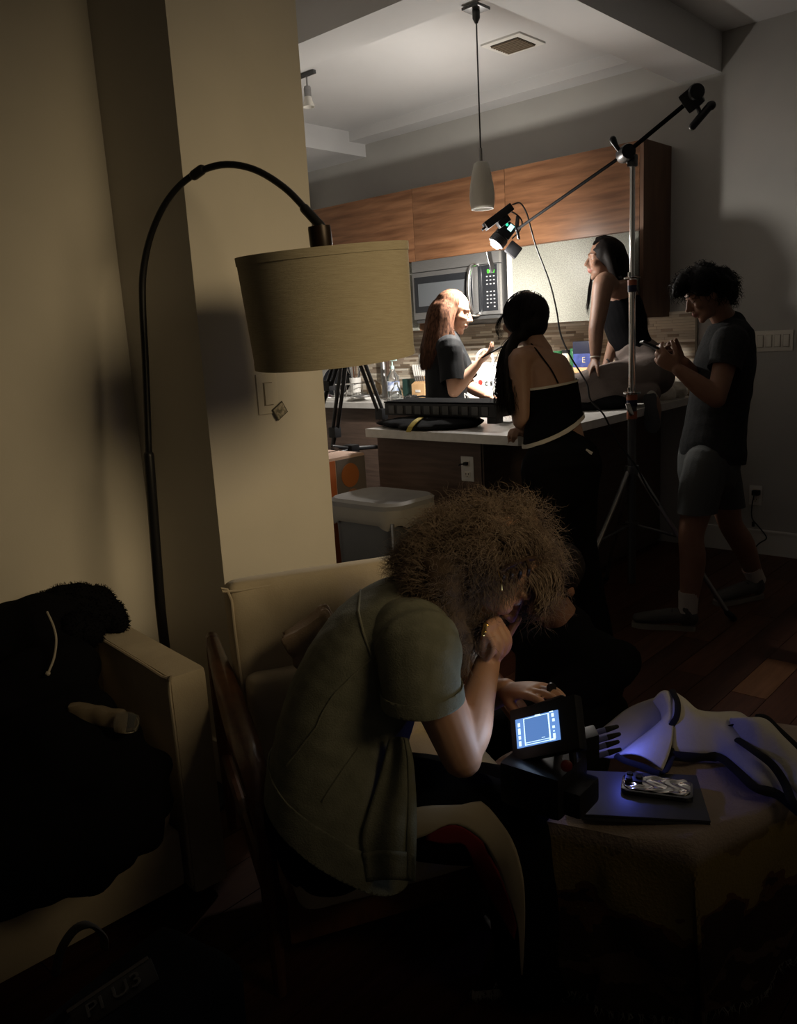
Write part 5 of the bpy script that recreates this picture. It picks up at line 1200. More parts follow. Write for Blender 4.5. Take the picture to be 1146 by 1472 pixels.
# ---------------------------------------------------------------- man with phone at the right
mF = -RH; mL = -FH
def man():
    f1 = PZ(1000, 905, 0.0); toe1 = PZ(922, 900, 0.0); toe1 = f1 + nrm(toe1 - f1) * .275
    f2 = PZ(1094, 858, 0.0); toe2 = f2 + nrm(PZ(1040, 868, 0) - f2) * .275
    root = thing('person', 'standing man in charcoal T-shirt and grey shorts looking down at a phone', 'person', (f1 + f2) / 2 * A([1, 1, 0]))
    mb = MB()
    c = V(1016, 424, 3.62); th = math.radians(27); f = mF * math.cos(th) - ZU * math.sin(th); u = mF * math.sin(th) + ZU * math.cos(th)
    k = 0.90; P, R = head_shapes(mb, c, f, u, k, fem=False)
    neck0 = V(1050, 468, 3.70)
    mb.tube([neck0, V(1037, 452, 3.67), c + A([0, 0, -.01]) - f * .03], [.058, .052, .05], n=14)
    hip = V(1022, 650, 3.76); chest = V(1042, 520, 3.72)
    mb.tube([hip - ZU * .06, hip, V(1030, 600, 3.75), chest, V(1046, 490, 3.71), neck0], [(.15, .10), (.16, .11), (.135, .095), (.16, .105), (.15, .08), (.06, .055)], n=20, lat=FH)
    shn, shf = V(1050, 492, 3.55), V(1036, 490, 3.88)
    eln, elf = V(1030, 573, 3.51), V(1012, 562, 3.84)
    wrn, wrf = V(975, 531, 3.53), V(984, 522, 3.66)
    mb.tube([chest * .4 + shn * .6, shn, shn * .45 + eln * .55, eln], [.055, .056, .047, .040], n=14)
    mb.tube([eln, eln * .6 + wrn * .4, wrn], [.041, .043, .027], n=14)
    mb.tube([chest * .4 + shf * .6, shf, shf * .45 + elf * .55, elf], [.055, .056, .047, .040], n=14)
    mb.tube([elf, elf * .6 + wrf * .4, wrf], [.041, .042, .027], n=14)
    ph = V(944, 501, 3.58)
    hand_shapes(mb, wrn, V(948, 512, 3.55) - wrn, ZU * .6 + FH * .8, ZU, (.75, .8, .85, .9), thumb=(.5, .2), s=1.0)
    hand_shapes(mb, wrf, V(958, 510, 3.63) - wrf, -FH * .8 + ZU * .45, ZU, (.8, .85, .9, .95), thumb=(.55, .25), s=1.0)
    knn, anN = V(994, 768, 3.66), f1 + ZU * .10 + (toe1 - f1) * .12
    mb.tube([V(1014, 672, 3.70), V(1006, 715, 3.67), knn, knn * .62 + anN * .38 - mF * .012, anN], [.072, .072, .055, .056, .036], n=16)
    knf, anF = V(1050, 752, 3.93), f2 + ZU * .10 + (toe2 - f2) * .12
    mb.tube([V(1032, 672, 3.84), V(1042, 710, 3.88), knf, knf * .62 + anF * .38 - mF * .012, anF], [.072, .072, .055, .055, .036], n=16)
    for an, he, to in ((anN, f1, toe1), (anF, f2, toe2)):
        d = nrm(to - he); mb.tube([an, he + ZU * .05 + d * .06, he + ZU * .03 + d * .2], [.035, .034, .024], n=12)
    body(root, mb, M_skin_brown, .006, 3, (P, k))
    face_parts(root, P, R, k, M_skin_brown, M_hair_blk, True)
    # hair
    hb = MB()
    for x, y, d, r in ((1012, 402, 3.62, .075), (1035, 408, 3.64, .075), (1042, 422, 3.66, .06), (990, 404, 3.61, .055), (978, 414, 3.60, .040), (972, 422, 3.59, .024), (1012, 405, 3.57, .065), (1012, 404, 3.68, .065), (1036, 412, 3.58, .055), (1036, 412, 3.70, .06), (1047, 425, 3.64, .04)):
        hb.ell(V(x, y, d), r, n=14)
    me = fuse_mesh(hb, .010, 3); folds(me, .008, 55, 3); hv, hn = getco(me), getno(me)
    ho = link('hair', me, M_hair_blk, root, None, 180)
    ii = RNG.choice(len(hv), 900); hn2 = hn[ii] + RNG.normal(0, .5, (900, 3))
    strands(curl_hair(hv[ii] - hn[ii] * .006, hn2, .035, .006, 1.6, 10, .4), .0012, .0008, 'hair_curls', M_hair_blk, ho)
    # clothes
    tb_ = MB()
    tb_.tube([V(1026, 660, 3.76), V(1024, 640, 3.76), V(1030, 600, 3.75), V(1038, 550, 3.73), chest, V(1048, 488, 3.70)], [(.180, .138), (.176, .138), (.170, .128), (.180, .126), (.182, .128), (.158, .102)], n=24, lat=FH)
    tb_.tube([V(1048, 488, 3.70), V(1051, 468, 3.69)], [(.15, .095), (.072, .068)], n=20, k=2, lat=FH)
    hem0 = V(1028, 661, 3.76)
    me = fuse_mesh(tb_, .007, 5); folds(me, .006, 16, 2, ZU, .35); folds(me, .003, 40, 5)
    cut(me, [(hem0, -ZU + mF * .12)])
    ts = link('t_shirt', shell(me, .004), M_tee_gray, root, None, 75)
    for s0, e0 in ((shn, eln), (shf, elf)):
        ms = fuse_mesh(MB().tube([chest * .35 + s0 * .65 + ZU * .01, s0, s0 * .66 + e0 * .34, s0 * .4 + e0 * .6], [.082, .077, .071, .069], n=18), .006, 4); folds(ms, .004, 30, 4)
        cut(ms, [(s0 * .52 + e0 * .48, nrm(e0 - s0))]); link('sleeve', shell(ms, .004), M_tee_gray, ts, None, 75)
    sb_ = MB()
    sb_.tube([V(1022, 632, 3.76), V(1020, 655, 3.76), V(1018, 680, 3.76)], [(.165, .120), (.175, .128), (.17, .125)], n=24, lat=FH)
    sb_.tube([V(1015, 670, 3.67), V(1006, 705, 3.66), V(1002, 735, 3.66), V(1001, 752, 3.66)], [.098, .093, .088, .086], n=18)
    sb_.tube([V(1032, 670, 3.86), V(1040, 700, 3.88), V(1046, 728, 3.91), V(1048, 742, 3.92)], [.095, .088, .080, .078], n=18)
    me = fuse_mesh(sb_, .007, 4); folds(me, .006, 22, 6, ZU, .3)
    cut(me, [(V(1001, 736, 3.66), -ZU)], lambda q: (np.linalg.norm(A(q) - V(1001, 740, 3.66)) < .17) and (A(q) - V(1020, 720, 3.78)) @ FH < 0)
    cut(me, [(V(1046, 728, 3.91), -ZU)], lambda q: (np.linalg.norm(A(q) - V(1046, 735, 3.91)) < .16) and (A(q) - V(1020, 720, 3.78)) @ FH > 0)
    shell(me, .004); link('shorts', me, M_shorts, root, None, 75)
    for an, kn, he, to in ((anN, knn, f1, toe1), (anF, knf, f2, toe2)):
        v = nrm(kn - an)
        build(MB().tube([an - v * .02, an + v * .02, an + v * .075], [.041, .042, .045], n=16, cap=True), 'sock', M_sock, root)
        mb2 = MB(); shoe_shapes(mb2, he + ZU * .018, to + ZU * .018); me = fuse_mesh(mb2, .005, 3)
        so = link('shoe', me, M_shoe, root, None, 75)
        build(sole_shapes(he, to), 'sole', M_sole, so)
        dd = nrm(to - he); ll = np.cross(ZU, dd); lc_ = MB()
        for i in range(4):
            q = he + dd * (.10 + i * .022) + ZU * (.094 - i * .010); lc_.tube([q + ll * .024 - ZU * .006, q, q - ll * .024 - ZU * .006], .0028, n=5, k=2)
        build(lc_, 'laces', M_rubber, so)
    v = nrm(V(956, 506, 3.58) - V(930, 494, 3.58)); Rv = frame(ph, v, FH)[:3, :3]
    t = thing('mobile_phone', 'dark phone held in both hands by the standing man', 'phone', ph)
    build(MB().box(ph, (0.145, 0.072, 0.009), R=Rv, bev=.003), 'phone_body', M_black, t)
    build(MB().box(ph + Rv[:, 2] * .0048, (0.138, 0.066, 0.001), R=Rv), 'phone_screen', M_glassblk, t)
man()

# ---------------------------------------------------------------- lit woman in the kitchen
def lit_woman():
    D0 = 4.70; LT = FH
    hipw = V(640, 640, D0); root = thing('person', 'woman with long brown hair in a black T-shirt lit brightly in the kitchen', 'person', hipw * A([1, 1, 0]))
    F = nrm(RH - .10 * FH)
    mb = MB(); th = math.radians(16); f = F * math.cos(th) - ZU * math.sin(th); u = F * math.sin(th) + ZU * math.cos(th)
    k = 0.96; c = V(652, 450, D0 - .01); P, R = head_shapes(mb, c, f, u, k)
    nb_ = V(645, 492, D0)
    mb.tube([nb_, V(648, 475, D0), c - f * .02 - u * .03], [.050, .044, .046], n=14)
    mb.tube([hipw - ZU * .06, hipw, V(641, 600, D0), V(641, 535, D0), V(643, 505, D0), nb_], [(.15, .10), (.165, .115), (.125, .09), (.145, .10), (.15, .075), (.055, .05)], n=20, lat=LT)
    shn, eln, wrn = V(646, 501, D0 - .17), V(653, 562, D0 - .21), V(687, 523, D0 - .20)
    shf, elf, wrf = V(650, 503, D0 + .15), V(676, 556, D0 + .12), V(705, 571, D0 - .02)
    for s0, e0, w0 in ((shn, eln, wrn), (shf, elf, wrf)):
        mb.tube([s0 * .7 + V(643, 505, D0) * .3, s0, s0 * .5 + e0 * .5, e0], [.05, .047, .041, .035], n=14)
        mb.tube([e0, e0 * .6 + w0 * .4, w0], [.036, .036, .023], n=14)
    tips = hand_shapes(mb, wrn, V(700, 511, D0 - .2) - wrn, ZU * .8 + FH * .4 - .2 * RH, FH * .5 + ZU * .5, (.5, .45, .45, .4), thumb=(.6, .35), s=.93)
    hand_shapes(mb, wrf, V(719, 576, D0 - .03) - wrf, -ZU, -FH, (.25, .2, .2, .25), thumb=(.6, .2), s=.93)
    for sg in (-1, 1):
        h0 = hipw + FH * .085 * sg - ZU * .05; kn = A([h0[0], h0[1], .50]) + F * .02; an = A([h0[0], h0[1], .09]) - F * .02
        mb.tube([h0, kn, kn * .6 + an * .4 - F * .01, an], [.085, .055, .052, .034], n=14)
        mb.tube([an, an - ZU * .05 + F * .06, an - ZU * .065 + F * .16], [.034, .03, .022], n=12)
    body(root, mb, M_skin, .0055, 3, (P, k))
    face_parts(root, P, R, k, M_skin, M_hair_brn, True)
    tb_ = MB()
    tb_.tube([V(643, 640, D0), V(642, 600, D0), V(641, 550, D0), V(642, 515, D0), V(644, 500, D0)], [(.17, .125), (.165, .122), (.165, .120), (.168, .115), (.14, .082)], n=24, lat=LT)
    tb_.tube([V(644, 500, D0), V(646, 489, D0)], [(.14, .08), (.07, .062)], n=20, k=2, lat=LT)
    me = fuse_mesh(tb_, .007, 5); folds(me, .006, 18, 4, ZU, .4); folds(me, .003, 45, 7)
    cut(me, [(V(642, 636, D0), -ZU)]); ts = link('t_shirt', shell(me, .004), M_tee_blk, root, None, 75)
    for s0, e0 in ((shn, eln), (shf, elf)):
        ms = fuse_mesh(MB().tube([s0 * .6 + V(643, 505, D0) * .4, s0, s0 * .6 + e0 * .4, s0 * .1 + e0 * .9], [.074, .073, .070, .070], n=18), .006, 4); folds(ms, .006, 26, 4)
        cut(ms, [(s0 * .2 + e0 * .8, nrm(e0 - s0))]); link('sleeve', shell(ms, .004), M_tee_blk, ts, None, 75)
    pb = MB()
    pb.tube([V(642, 622, D0), hipw, hipw - ZU * .09], [(.16, .12), (.17, .125), (.16, .115)], n=22, lat=LT)
    for sg in (-1, 1):
        h0 = hipw + FH * .085 * sg - ZU * .05; pb.tube([h0, A([h0[0], h0[1], .5]), A([h0[0], h0[1], .06])], [.095, .078, .072], n=16)
    cloth(root, 'trousers', pb, M_pants_blk, .009, 4, .005, 20, 3)
    for sg in (-1, 1):
        h0 = hipw + FH * .085 * sg; mb2 = MB(); shoe_shapes(mb2, A([h0[0], h0[1], .015]) - F * .07, A([h0[0], h0[1], .015]) + F * .19); link('shoe', fuse_mesh(mb2, .006, 3), M_shoe, root, None, 75)
    build(MB().tube([V(668, 566, D0 - .14), V(673, 570, D0 - .15), V(676, 577, D0 - .15)], .0035, n=6).tube([V(668, 566, D0 - .14), V(669, 573, D0 - .15), V(674, 579, D0 - .15)], .0035, n=6), 'drawstring', M_white, root)
    # hair
    near = D0 - .085
    gs = [[V(669, 431, near + .07), V(656, 444, near + .01), V(650, 468, near - .02), V(655, 495, near - .07), V(666, 517, near - .085)],
          [V(662, 423, near + .06), V(646, 445, near - .012), V(643, 475, near - .03), V(637, 505, near - .06), V(634, 522, near - .06)],
          [V(655, 420, near + .06), V(637, 440, near - .008), V(630, 475, near - .02), V(626, 505, near - .03), V(622, 528, near - .03)],
          [V(646, 419, near + .085), V(626, 440, near + .03), V(618, 475, near + .02), V(612, 505, near + .02), V(609, 532, near + .02)],
          [V(646, 419, near + .11), V(622, 442, near + .10), V(614, 478, near + .10), V(608, 508, near + .10), V(606, 530, near + .10)],
          [V(650, 420, near + .12), V(628, 440, near + .16), V(620, 475, near + .19), V(615, 505, near + .19), V(611, 528, near + .19)]]
    hb = MB()
    for i in range(len(gs) - 1):
        for s_ in (0, .33, .66):
            g = [a * (1 - s_) + b * s_ for a, b in zip(gs[i], gs[i + 1])]
            hb.tube(g, [.016, .022, .022, .017, .007] if i else [.008, .011, .012, .010, .005], n=10)
    hb.ell(c + u * .046 - f * .030, (.088, .083, .074), R=R, n=18)
    me = fuse_mesh(hb, .008, 3); ho = link('hair', me, M_hair_brn, root, None, 180)
    strands(guide_hair(gs, 2600, .0065, 16, wave=.0035, wf=1.2), .0012, .0008, 'hair_strands', M_hair_brn, ho)
    tp = [[V(671, 434, near + .04), V(661, 424, near + .03), V(645, 425, near + .03), V(630, 442, near + .03)], [V(669, 432, near + .05), V(658, 421, near + .06), V(640, 422, near + .07), V(626, 440, near + .06)], [V(672, 436, near + .09), V(660, 419, near + .10), V(640, 420, near + .11), V(624, 440, near + .11)]]
    strands(guide_hair(tp, 620, .004, 12), .0016, .0012, 'hair_parting', M_hair_brn, ho)
    pc_ = V(708, 509, D0 - .20); v = nrm(V(720, 502, D0 - .2) - V(698, 514, D0 - .2)); Rv = frame(pc_, v, FH)[:3, :3]
    t = thing('mobile_phone', 'thin dark phone in the hand of the brightly lit woman', 'phone', pc_)
    build(MB().box(pc_ + Rv[:, 2] * .012, (.13, .066, .008), R=Rv, bev=.003), 'phone_body', M_black, t)
lit_woman()

# ---------------------------------------------------------------- woman leaning on the peninsula, back to us
def leaning_woman():
    F = nrm(-.55 * RH + .83 * FH); L = nrm(np.cross(ZU, F))
    pel = V(806, 655, 3.36); fx = pel * A([1, 1, 0])
    root = thing('person', 'woman with black ponytail and black camisole leaning on the peninsula', 'person', fx)
    mb = MB(); c = V(754, 461, 3.60); f = nrm(F - .15 * RH - .12 * ZU); k = .98
    P, R = head_shapes(mb, c, f, ZU, k)
    nb_ = V(776, 507, 3.56)
    mb.tube([nb_, V(766, 488, 3.58), c - ZU * .03], [.055, .048, .05], n=14)
    ch = V(787, 545, 3.53); wa = V(799, 605, 3.46)
    mb.tube([pel - ZU * .05, pel, wa, ch, V(776, 517, 3.55), nb_], [(.14, .10), (.125, .092), (.112, .082), (.130, .092), (.125, .070), (.06, .055)], n=20, lat=L)
    shn, eln, wrn = V(746, 520, 3.46), V(750, 604, 3.44), V(772, 612, 3.62)
    shf, elf, wrf = V(796, 530, 3.66), V(798, 596, 3.78), V(754, 617, 3.57)
    mb.tube([shn * .6 + V(780, 517, 3.55) * .4, shn, shn * .5 + eln * .5, eln], [.055, .052, .047, .040], n=14)
    mb.tube([eln, eln * .6 + wrn * .4, wrn], [.040, .038, .026], n=14)
    mb.tube([shf * .6 + V(780, 517, 3.55) * .4, shf, shf * .5 + elf * .5, elf], [.045, .042, .040, .036], n=14)
    mb.tube([elf, elf * .6 + wrf * .4, wrf], [.037, .035, .025], n=14)
    hand_shapes(mb, wrf, V(736, 619, 3.46) - wrf, -ZU, L, (1.35, 1.4, 1.45, 1.5), thumb=(.6, .4), s=.92, thumb_curl=.9)
    hand_shapes(mb, wrn, V(785, 608, 3.72) - wrn, -ZU, -L, (.4, .4, .4, .4), s=.9)
    for sg in (-1, 1):
        h0 = pel + L * .085 * sg - ZU * .05; kn = A([h0[0], h0[1], .48]) ; an = A([h0[0], h0[1], .09]) - F * .10
        mb.tube([h0, kn, kn * .6 + an * .4, an], [.095, .062, .055, .036], n=14)
        mb.tube([an, an - ZU * .05 + F * .06, an - ZU * .065 + F * .16], [.034, .03, .022], n=12)
    body(root, mb, M_skin_tan, .006, 3, (P, k))
    face_parts(root, P, R, k, M_skin_tan, M_hair_blk, True)
    # camisole with pale edges and thin strap
    tb_ = MB(); hem = V(798, 628, 3.43)
    tb_.tube([V(804, 650, 3.37), V(800, 625, 3.43), wa, V(792, 570, 3.51), ch, V(781, 525, 3.55)], [(.150, .115), (.142, .108), (.128, .098), (.138, .102), (.143, .103), (.145, .085)], n=24, lat=L)
    me = fuse_mesh(tb_, .007, 4); folds(me, .003, 25, 5)
    top_p, top_n = V(792, 553, 3.45), nrm(ZU - .10 * RH); bot_p, bot_n = V(797, 626, 3.35), nrm(-ZU + .36 * RH)
    cut(me, [(top_p, top_n), (bot_p, bot_n)])
    b1 = band(me, top_p - top_n * .009, -top_n, top_p + top_n * .5, top_n, .003); b2 = band(me, bot_p - bot_n * .014, -bot_n, bot_p + bot_n * .5, bot_n, .003)
    tk = link('camisole', shell(me, .004), M_tank, root, None, 75)
    link('neck_trim', b1, M_trimw, tk, None, 75); link('hem_trim', b2, M_trimw, tk, None, 75)
    deps = bpy.context.evaluated_depsgraph_get(); deps.update()
    bo = [o for o in root.children if o.name.startswith('body')][0]; off = A(root.location[:])
    def onbody(p, d=.003):
        ok_, loc, no, _i = bo.closest_point_on_mesh(Vector([float(x) for x in (A(p) - off)])); return A(loc[:]) + off + A(no[:]) * d
    for pts in ([(763, 493, 3.52), (772, 502, 3.47), (784, 516, 3.44), (794, 533, 3.43), (801, 552, 3.43)], [(792, 498, 3.58), (800, 512, 3.56), (811, 530, 3.54), (818, 549, 3.52)]):
        build(MB().tube([onbody(V(*q)) for q in pts], [(.0045, .002)] * len(pts), n=6, k=4), 'strap', M_tank if pts[0][0] < 780 else M_trimw, tk)
    pb = MB()
    pb.tube([V(802, 638, 3.40), V(805, 652, 3.37)], [(.121, .092), (.140, .106)], n=22, k=3, lat=L)
    pb.tube([V(805, 655, 3.365), V(806, 668, 3.35), pel - ZU * .05, pel - ZU * .12], [(.146, .110), (.168, .128), (.165, .125), (.155, .115)], n=22, lat=L)
    for sg in (-1, 1):
        h0 = pel + L * .085 * sg - ZU * .05; pb.tube([h0, A([h0[0], h0[1], .48]), A([h0[0], h0[1], .06]) - F * .10], [.105, .082, .080], n=16)
    tro = cloth(root, 'trousers', pb, M_pants_blk, .009, 4, .006, 18, 3); wt = oncam(tro, off, 846, 650, .003); wt = V(851, 634, 3.29) if wt is None else wt
    build(MB().box(wt, (.030, .004, .012), R=frame((0, 0, 0), RH - .6 * ZU, FH)[:3, :3], bev=.001), 'waist_tag', M_white, root)
    for sg in (-1, 1):
        h0 = pel + L * .085 * sg - F * .10; mb2 = MB(); shoe_shapes(mb2, A([h0[0], h0[1], .015]) - F * .05, A([h0[0], h0[1], .015]) + F * .20); link('shoe', fuse_mesh(mb2, .006, 3), M_shoe, root, None, 75)
    hb = MB()
    hb.ell(c + ZU * .028 - F * .012, (.102, .096, .093), R=R, n=20)
    hb.ell(c - F * .055 - ZU * .012, (.058, .075, .066), R=R, n=16)
    g0 = [V(742, 486, 3.545), V(733, 500, 3.50), V(727, 530, 3.45), V(728, 565, 3.42), V(734, 598, 3.41)]
    hb.tube([V(752, 480, 3.55)] + g0, [.034, .030, .024, .022, .018, .006], n=12)
    me = fuse_mesh(hb, .008, 3); folds(me, .003, 50, 2); ho = link('hair', me, M_hair_blk, root, None, 180)
    gs = [[a + RH * o + FH * o * .6 for a in g0] for o in (-.022, .0, .02)]
    gs = [[q + RH * o2 * (j / 4) ** 1.5 for j, q in enumerate(g)] for g, o2 in zip(gs, (-.03, 0, .025))]
    strands(guide_hair(gs, 520, .008, 18, wave=.007, wf=2.2), .0016, .0010, 'ponytail', M_hair_blk, ho)
    fl = [[V(726, 450, 3.58), V(716, 462, 3.57), V(713, 475, 3.56), V(716, 484, 3.56), V(711, 492, 3.56)], [V(730, 445, 3.56), V(722, 458, 3.55), V(719, 470, 3.55), V(724, 480, 3.54), V(720, 490, 3.54)]]
    strands(guide_hair(fl, 26, .003, 14), .0010, .0006, 'loose_strands', M_hair_blk, ho)
    nn = 700; q = RNG.normal(size=(nn, 3)); q /= np.linalg.norm(q, axis=1, keepdims=True); q = q[(q @ f < .45)]
    ctr = c + ZU * .028 - F * .012; p0 = ctr + (q * A([.102, .096, .093])) @ R.T
    tgt = V(744, 484, 3.53); tt = np.linspace(0, 1, 10)[None, :, None]
    arcs = p0[:, None] * (1 - tt) + tgt[None, None] * tt; dd = arcs - ctr; dn = np.linalg.norm(dd, axis=2, keepdims=True); arcs = ctr + dd / dn * np.maximum(dn, .100)
    strands(arcs[:, :7], .0012, .0010, 'scalp_hair', M_hair_blk, ho)
    build(MB().ell(P(-.004, .086, -.022), .004, n=8), 'earring', M_chrome, root)
leaning_woman()

# ---------------------------------------------------------------- woman kneeling on the worktop
def counter_woman():
    D0 = 4.61; F = -RH; L = -FH
    pel = V(927, 528, D0); root = thing('person', 'woman in black tank top kneeling on the worktop behind the light stand', 'person', A([pel[0], pel[1], .92]))
    mb = MB(); c = V(869, 373, D0 - .02); f = nrm(F - .04 * ZU); k = .93; P, R = head_shapes(mb, c, f, ZU, k)
    nb_ = V(883, 408, D0)
    mb.tube([nb_, V(876, 393, D0), c - ZU * .04], [.05, .044, .046], n=14)
    ch = V(893, 442, D0); wa = V(906, 490, D0)
    mb.tube([pel - ZU * .02, pel, wa, ch, V(886, 416, D0), nb_], [(.15, .115), (.155, .125), (.115, .095), (.135, .11), (.145, .08), (.06, .055)], n=20, lat=L)
    shn, eln, wrn = V(868, 408, D0 - .17), V(857, 473, D0 - .20), V(856, 516, D0 - .20)
    shf, elf, wrf = V(878, 408, D0 + .15), V(890, 470, D0 + .12), V(872, 526, D0 - .05)
    mb.tube([shn * .6 + V(886, 416, D0) * .4, shn, shn * .5 + eln * .5, eln], [.058, .058, .048, .040], n=14)
    mb.tube([eln, eln * .6 + wrn * .4, wrn], [.040, .037, .026], n=14)
    mb.tube([shf * .6 + V(886, 416, D0) * .4, shf, shf * .5 + elf * .5, elf], [.05, .047, .042, .036], n=14)
    mb.tube([elf, elf * .6 + wrf * .4, wrf], [.036, .035, .024], n=14)
    hand_shapes(mb, wrn, V(841, 545, D0 - .22) - wrn, -ZU * .5 + RH * .6, -FH, (.25, .2, .2, .25), thumb=(.55, .2), s=.95)
    hand_shapes(mb, wrf, V(852, 540, D0 - .10) - wrf, -ZU, FH, (.3, .3, .3, .3), thumb=(.6, .2), s=.92)
    hpn, knn, ann = V(932, 536, D0 - .09), V(826, 560, D0 - .20), V(936, 566, D0 - .16)
    hpf, knf, anf = V(930, 534, D0 + .10), V(836, 556, D0 + .22), V(925, 562, D0 + .20)
    mb.tube([hpn, hpn * .5 + knn * .5, knn], [.10, .085, .062], n=16); mb.tube([knn, knn * .6 + ann * .4, ann], [.055, .05, .036], n=14)
    mb.tube([hpf, hpf * .5 + knf * .5, knf], [.10, .085, .062], n=16); mb.tube([knf, knf * .6 + anf * .4, anf], [.055, .05, .036], n=14)
    mb.tube([ann, V(942, 590, D0 - .22), V(940, 612, D0 - .24)], [.036, .034, .024], n=12)
    body(root, mb, M_skin_olive, .0065, 3, (P, k))
    face_parts(root, P, R, k, M_skin_olive, M_hair_blk, True)
    tb_ = MB()
    tb_.tube([V(920, 520, D0), wa, V(899, 465, D0), ch, V(888, 422, D0), V(884, 408, D0)], [(.150, .115), (.128, .106), (.140, .115), (.140, .118), (.125, .088), (.09, .07)], n=24, lat=L)
    me = fuse_mesh(tb_, .007, 4); folds(me, .003, 24, 5)
    cut(me, [(V(912, 508, D0), nrm(-ZU - .45 * RH * -1 + 0 * FH)), (V(884, 402, D0), ZU)])
    # arm hole: the near side is open down to the shoulder blade
    ac = V(871, 414, D0 - .15); cut(me, [(ac + FH * .0 + RH * .0, -FH)], lambda q: np.linalg.norm((A(q) - ac) * 1.0) < .088)
    link('tank_top', shell(me, .004), M_tank, root, None, 75)
    pb = MB()
    pb.tube([V(910, 505, D0), V(920, 515, D0), pel, V(940, 540, D0)], [(.14, .112), (.152, .125), (.165, .14), (.14, .115)], n=22, lat=L)
    for hp, kn, an in ((hpn, knn, ann), (hpf, knf, anf)):
        pb.tube([hp, hp * .5 + kn * .5, kn], [.112, .098, .076], n=18); pb.tube([kn, kn * .6 + an * .4, an], [.072, .066, .055], n=16)
    me = fuse_mesh(pb, .008, 4); folds(me, .006, 20, 6); folds(me, .004, 40, 8)
    po = link('trousers', me, M_pants_mauve, root, None, 120)
    build(MB().tube([V(871, 529, 4.45), V(879, 524, 4.44), V(887, 527, 4.435), V(888, 536, 4.435), V(878, 542, 4.43)], .0045, n=6), 'belt_loop', M_trimw, po)
    build(MB().tube([wrf + ZU * .012 + RH * .008, wrf + ZU * .014 + RH * .014], [.029, .029], n=16, k=1, cap=True), 'wrist_watch', M_black, root)
    v = nrm(wrn - eln); build(MB().tube([wrn - v * .012, wrn - v * .006], [.0285, .0285], n=16, k=1, cap=True), 'bracelet', M_trimw, root)
    # hanging shoe, its sole towards us
    for hee, tor, d_ in ((V(934, 566, D0 - .24), V(939, 622, D0 - .28), 0), (V(928, 566, D0 + .14), V(950, 566, D0 + .3), 1)):
        up_ = nrm(FH + .35 * RH) if d_ == 0 else nrm(A([0, 0, -1.0]))
        if d_ == 1: continue
        mb2 = MB(); shoe_shapes(mb2, hee + up_ * .018, tor + up_ * .018, up=up_); so = link('shoe', fuse_mesh(mb2, .006, 3), mat('pale_trainer', (.30, .28, .24), .7), root, None, 75)
        build(sole_shapes(hee, tor, up_), 'sole', M_rubber, so)
    hb = MB()
    hb.ell(c + ZU * .03 + RH * .018, (.096, .084, .088), R=R, n=20)
    hb.ell(c + ZU * .066 + F * .012, (.055, .062, .036), R=R, n=16)
    g = [V(886, 360, D0), V(896, 385, D0), V(905, 415, D0 - .01), V(918, 445, D0 - .02), V(926, 470, D0 - .02)]
    hb.tube(g, [(.07, .05), (.075, .045), (.075, .035), (.065, .028), (.03, .012)], n=14, lat=FH)
    hb.tube([V(868, 348, D0 - .07), V(876, 370, D0 - .09), V(884, 392, D0 - .08), V(893, 408, D0 - .06)], [.020, .030, .026, .014], n=12)
    me = fuse_mesh(hb, .008, 3); folds(me, .003, 45, 4); ho = link('hair', me, M_hair_blk, root, None, 180)
    gs = [[V(853, 352, D0 - .06), V(866, 345, D0 - .08), V(880, 372, D0 - .095), V(892, 400, D0 - .09), V(906, 430, D0 - .09), V(921, 464, D0 - .08)],
          [V(858, 342, D0 - .03), V(880, 345, D0 - .07), V(893, 375, D0 - .08), V(902, 405, D0 - .08), V(916, 435, D0 - .07), V(929, 466, D0 - .06)],
          [V(868, 339, D0), V(888, 346, D0), V(897, 375, D0), V(907, 408, D0), V(922, 440, D0), V(930, 468, D0)]]
    strands(guide_hair(gs, 700, .006, 18, wave=.004, wf=1.5), .0015, .001, 'hair_strands', M_hair_blk, ho)
    fl = [[V(850, 395, D0 + .05), V(846, 415, D0 + .04), V(845, 432, D0 + .03), V(842, 442, D0 + .03)], [V(853, 395, D0 + .04), V(850, 420, D0 + .03), V(846, 448, D0 + .02), V(847, 458, D0 + .02)]]
    strands(guide_hair(fl, 60, .003, 12), .0014, .0008, 'loose_strands', M_hair_blk, ho)
    q = V(868, 580, 4.42); mb = MB().ell(V(868, 578, 4.46), (.13, .10, .055), n=16).ell(V(890, 575, 4.50), (.08, .09, .06), n=14).ell(V(846, 586, 4.44), (.08, .07, .03), n=14)
    me = fuse_mesh(mb, .009, 4); folds(me, .006, 25, 3); co = getco(me); co[:, 2] = np.maximum(co[:, 2], .9215); setco(me, co)
    tag(link('folded_garment', me, M_fabric_blk, None, A([q[0], q[1], .92]), 120), 'black garment bunched on the worktop beneath the kneeling woman', 'garment')
counter_woman()

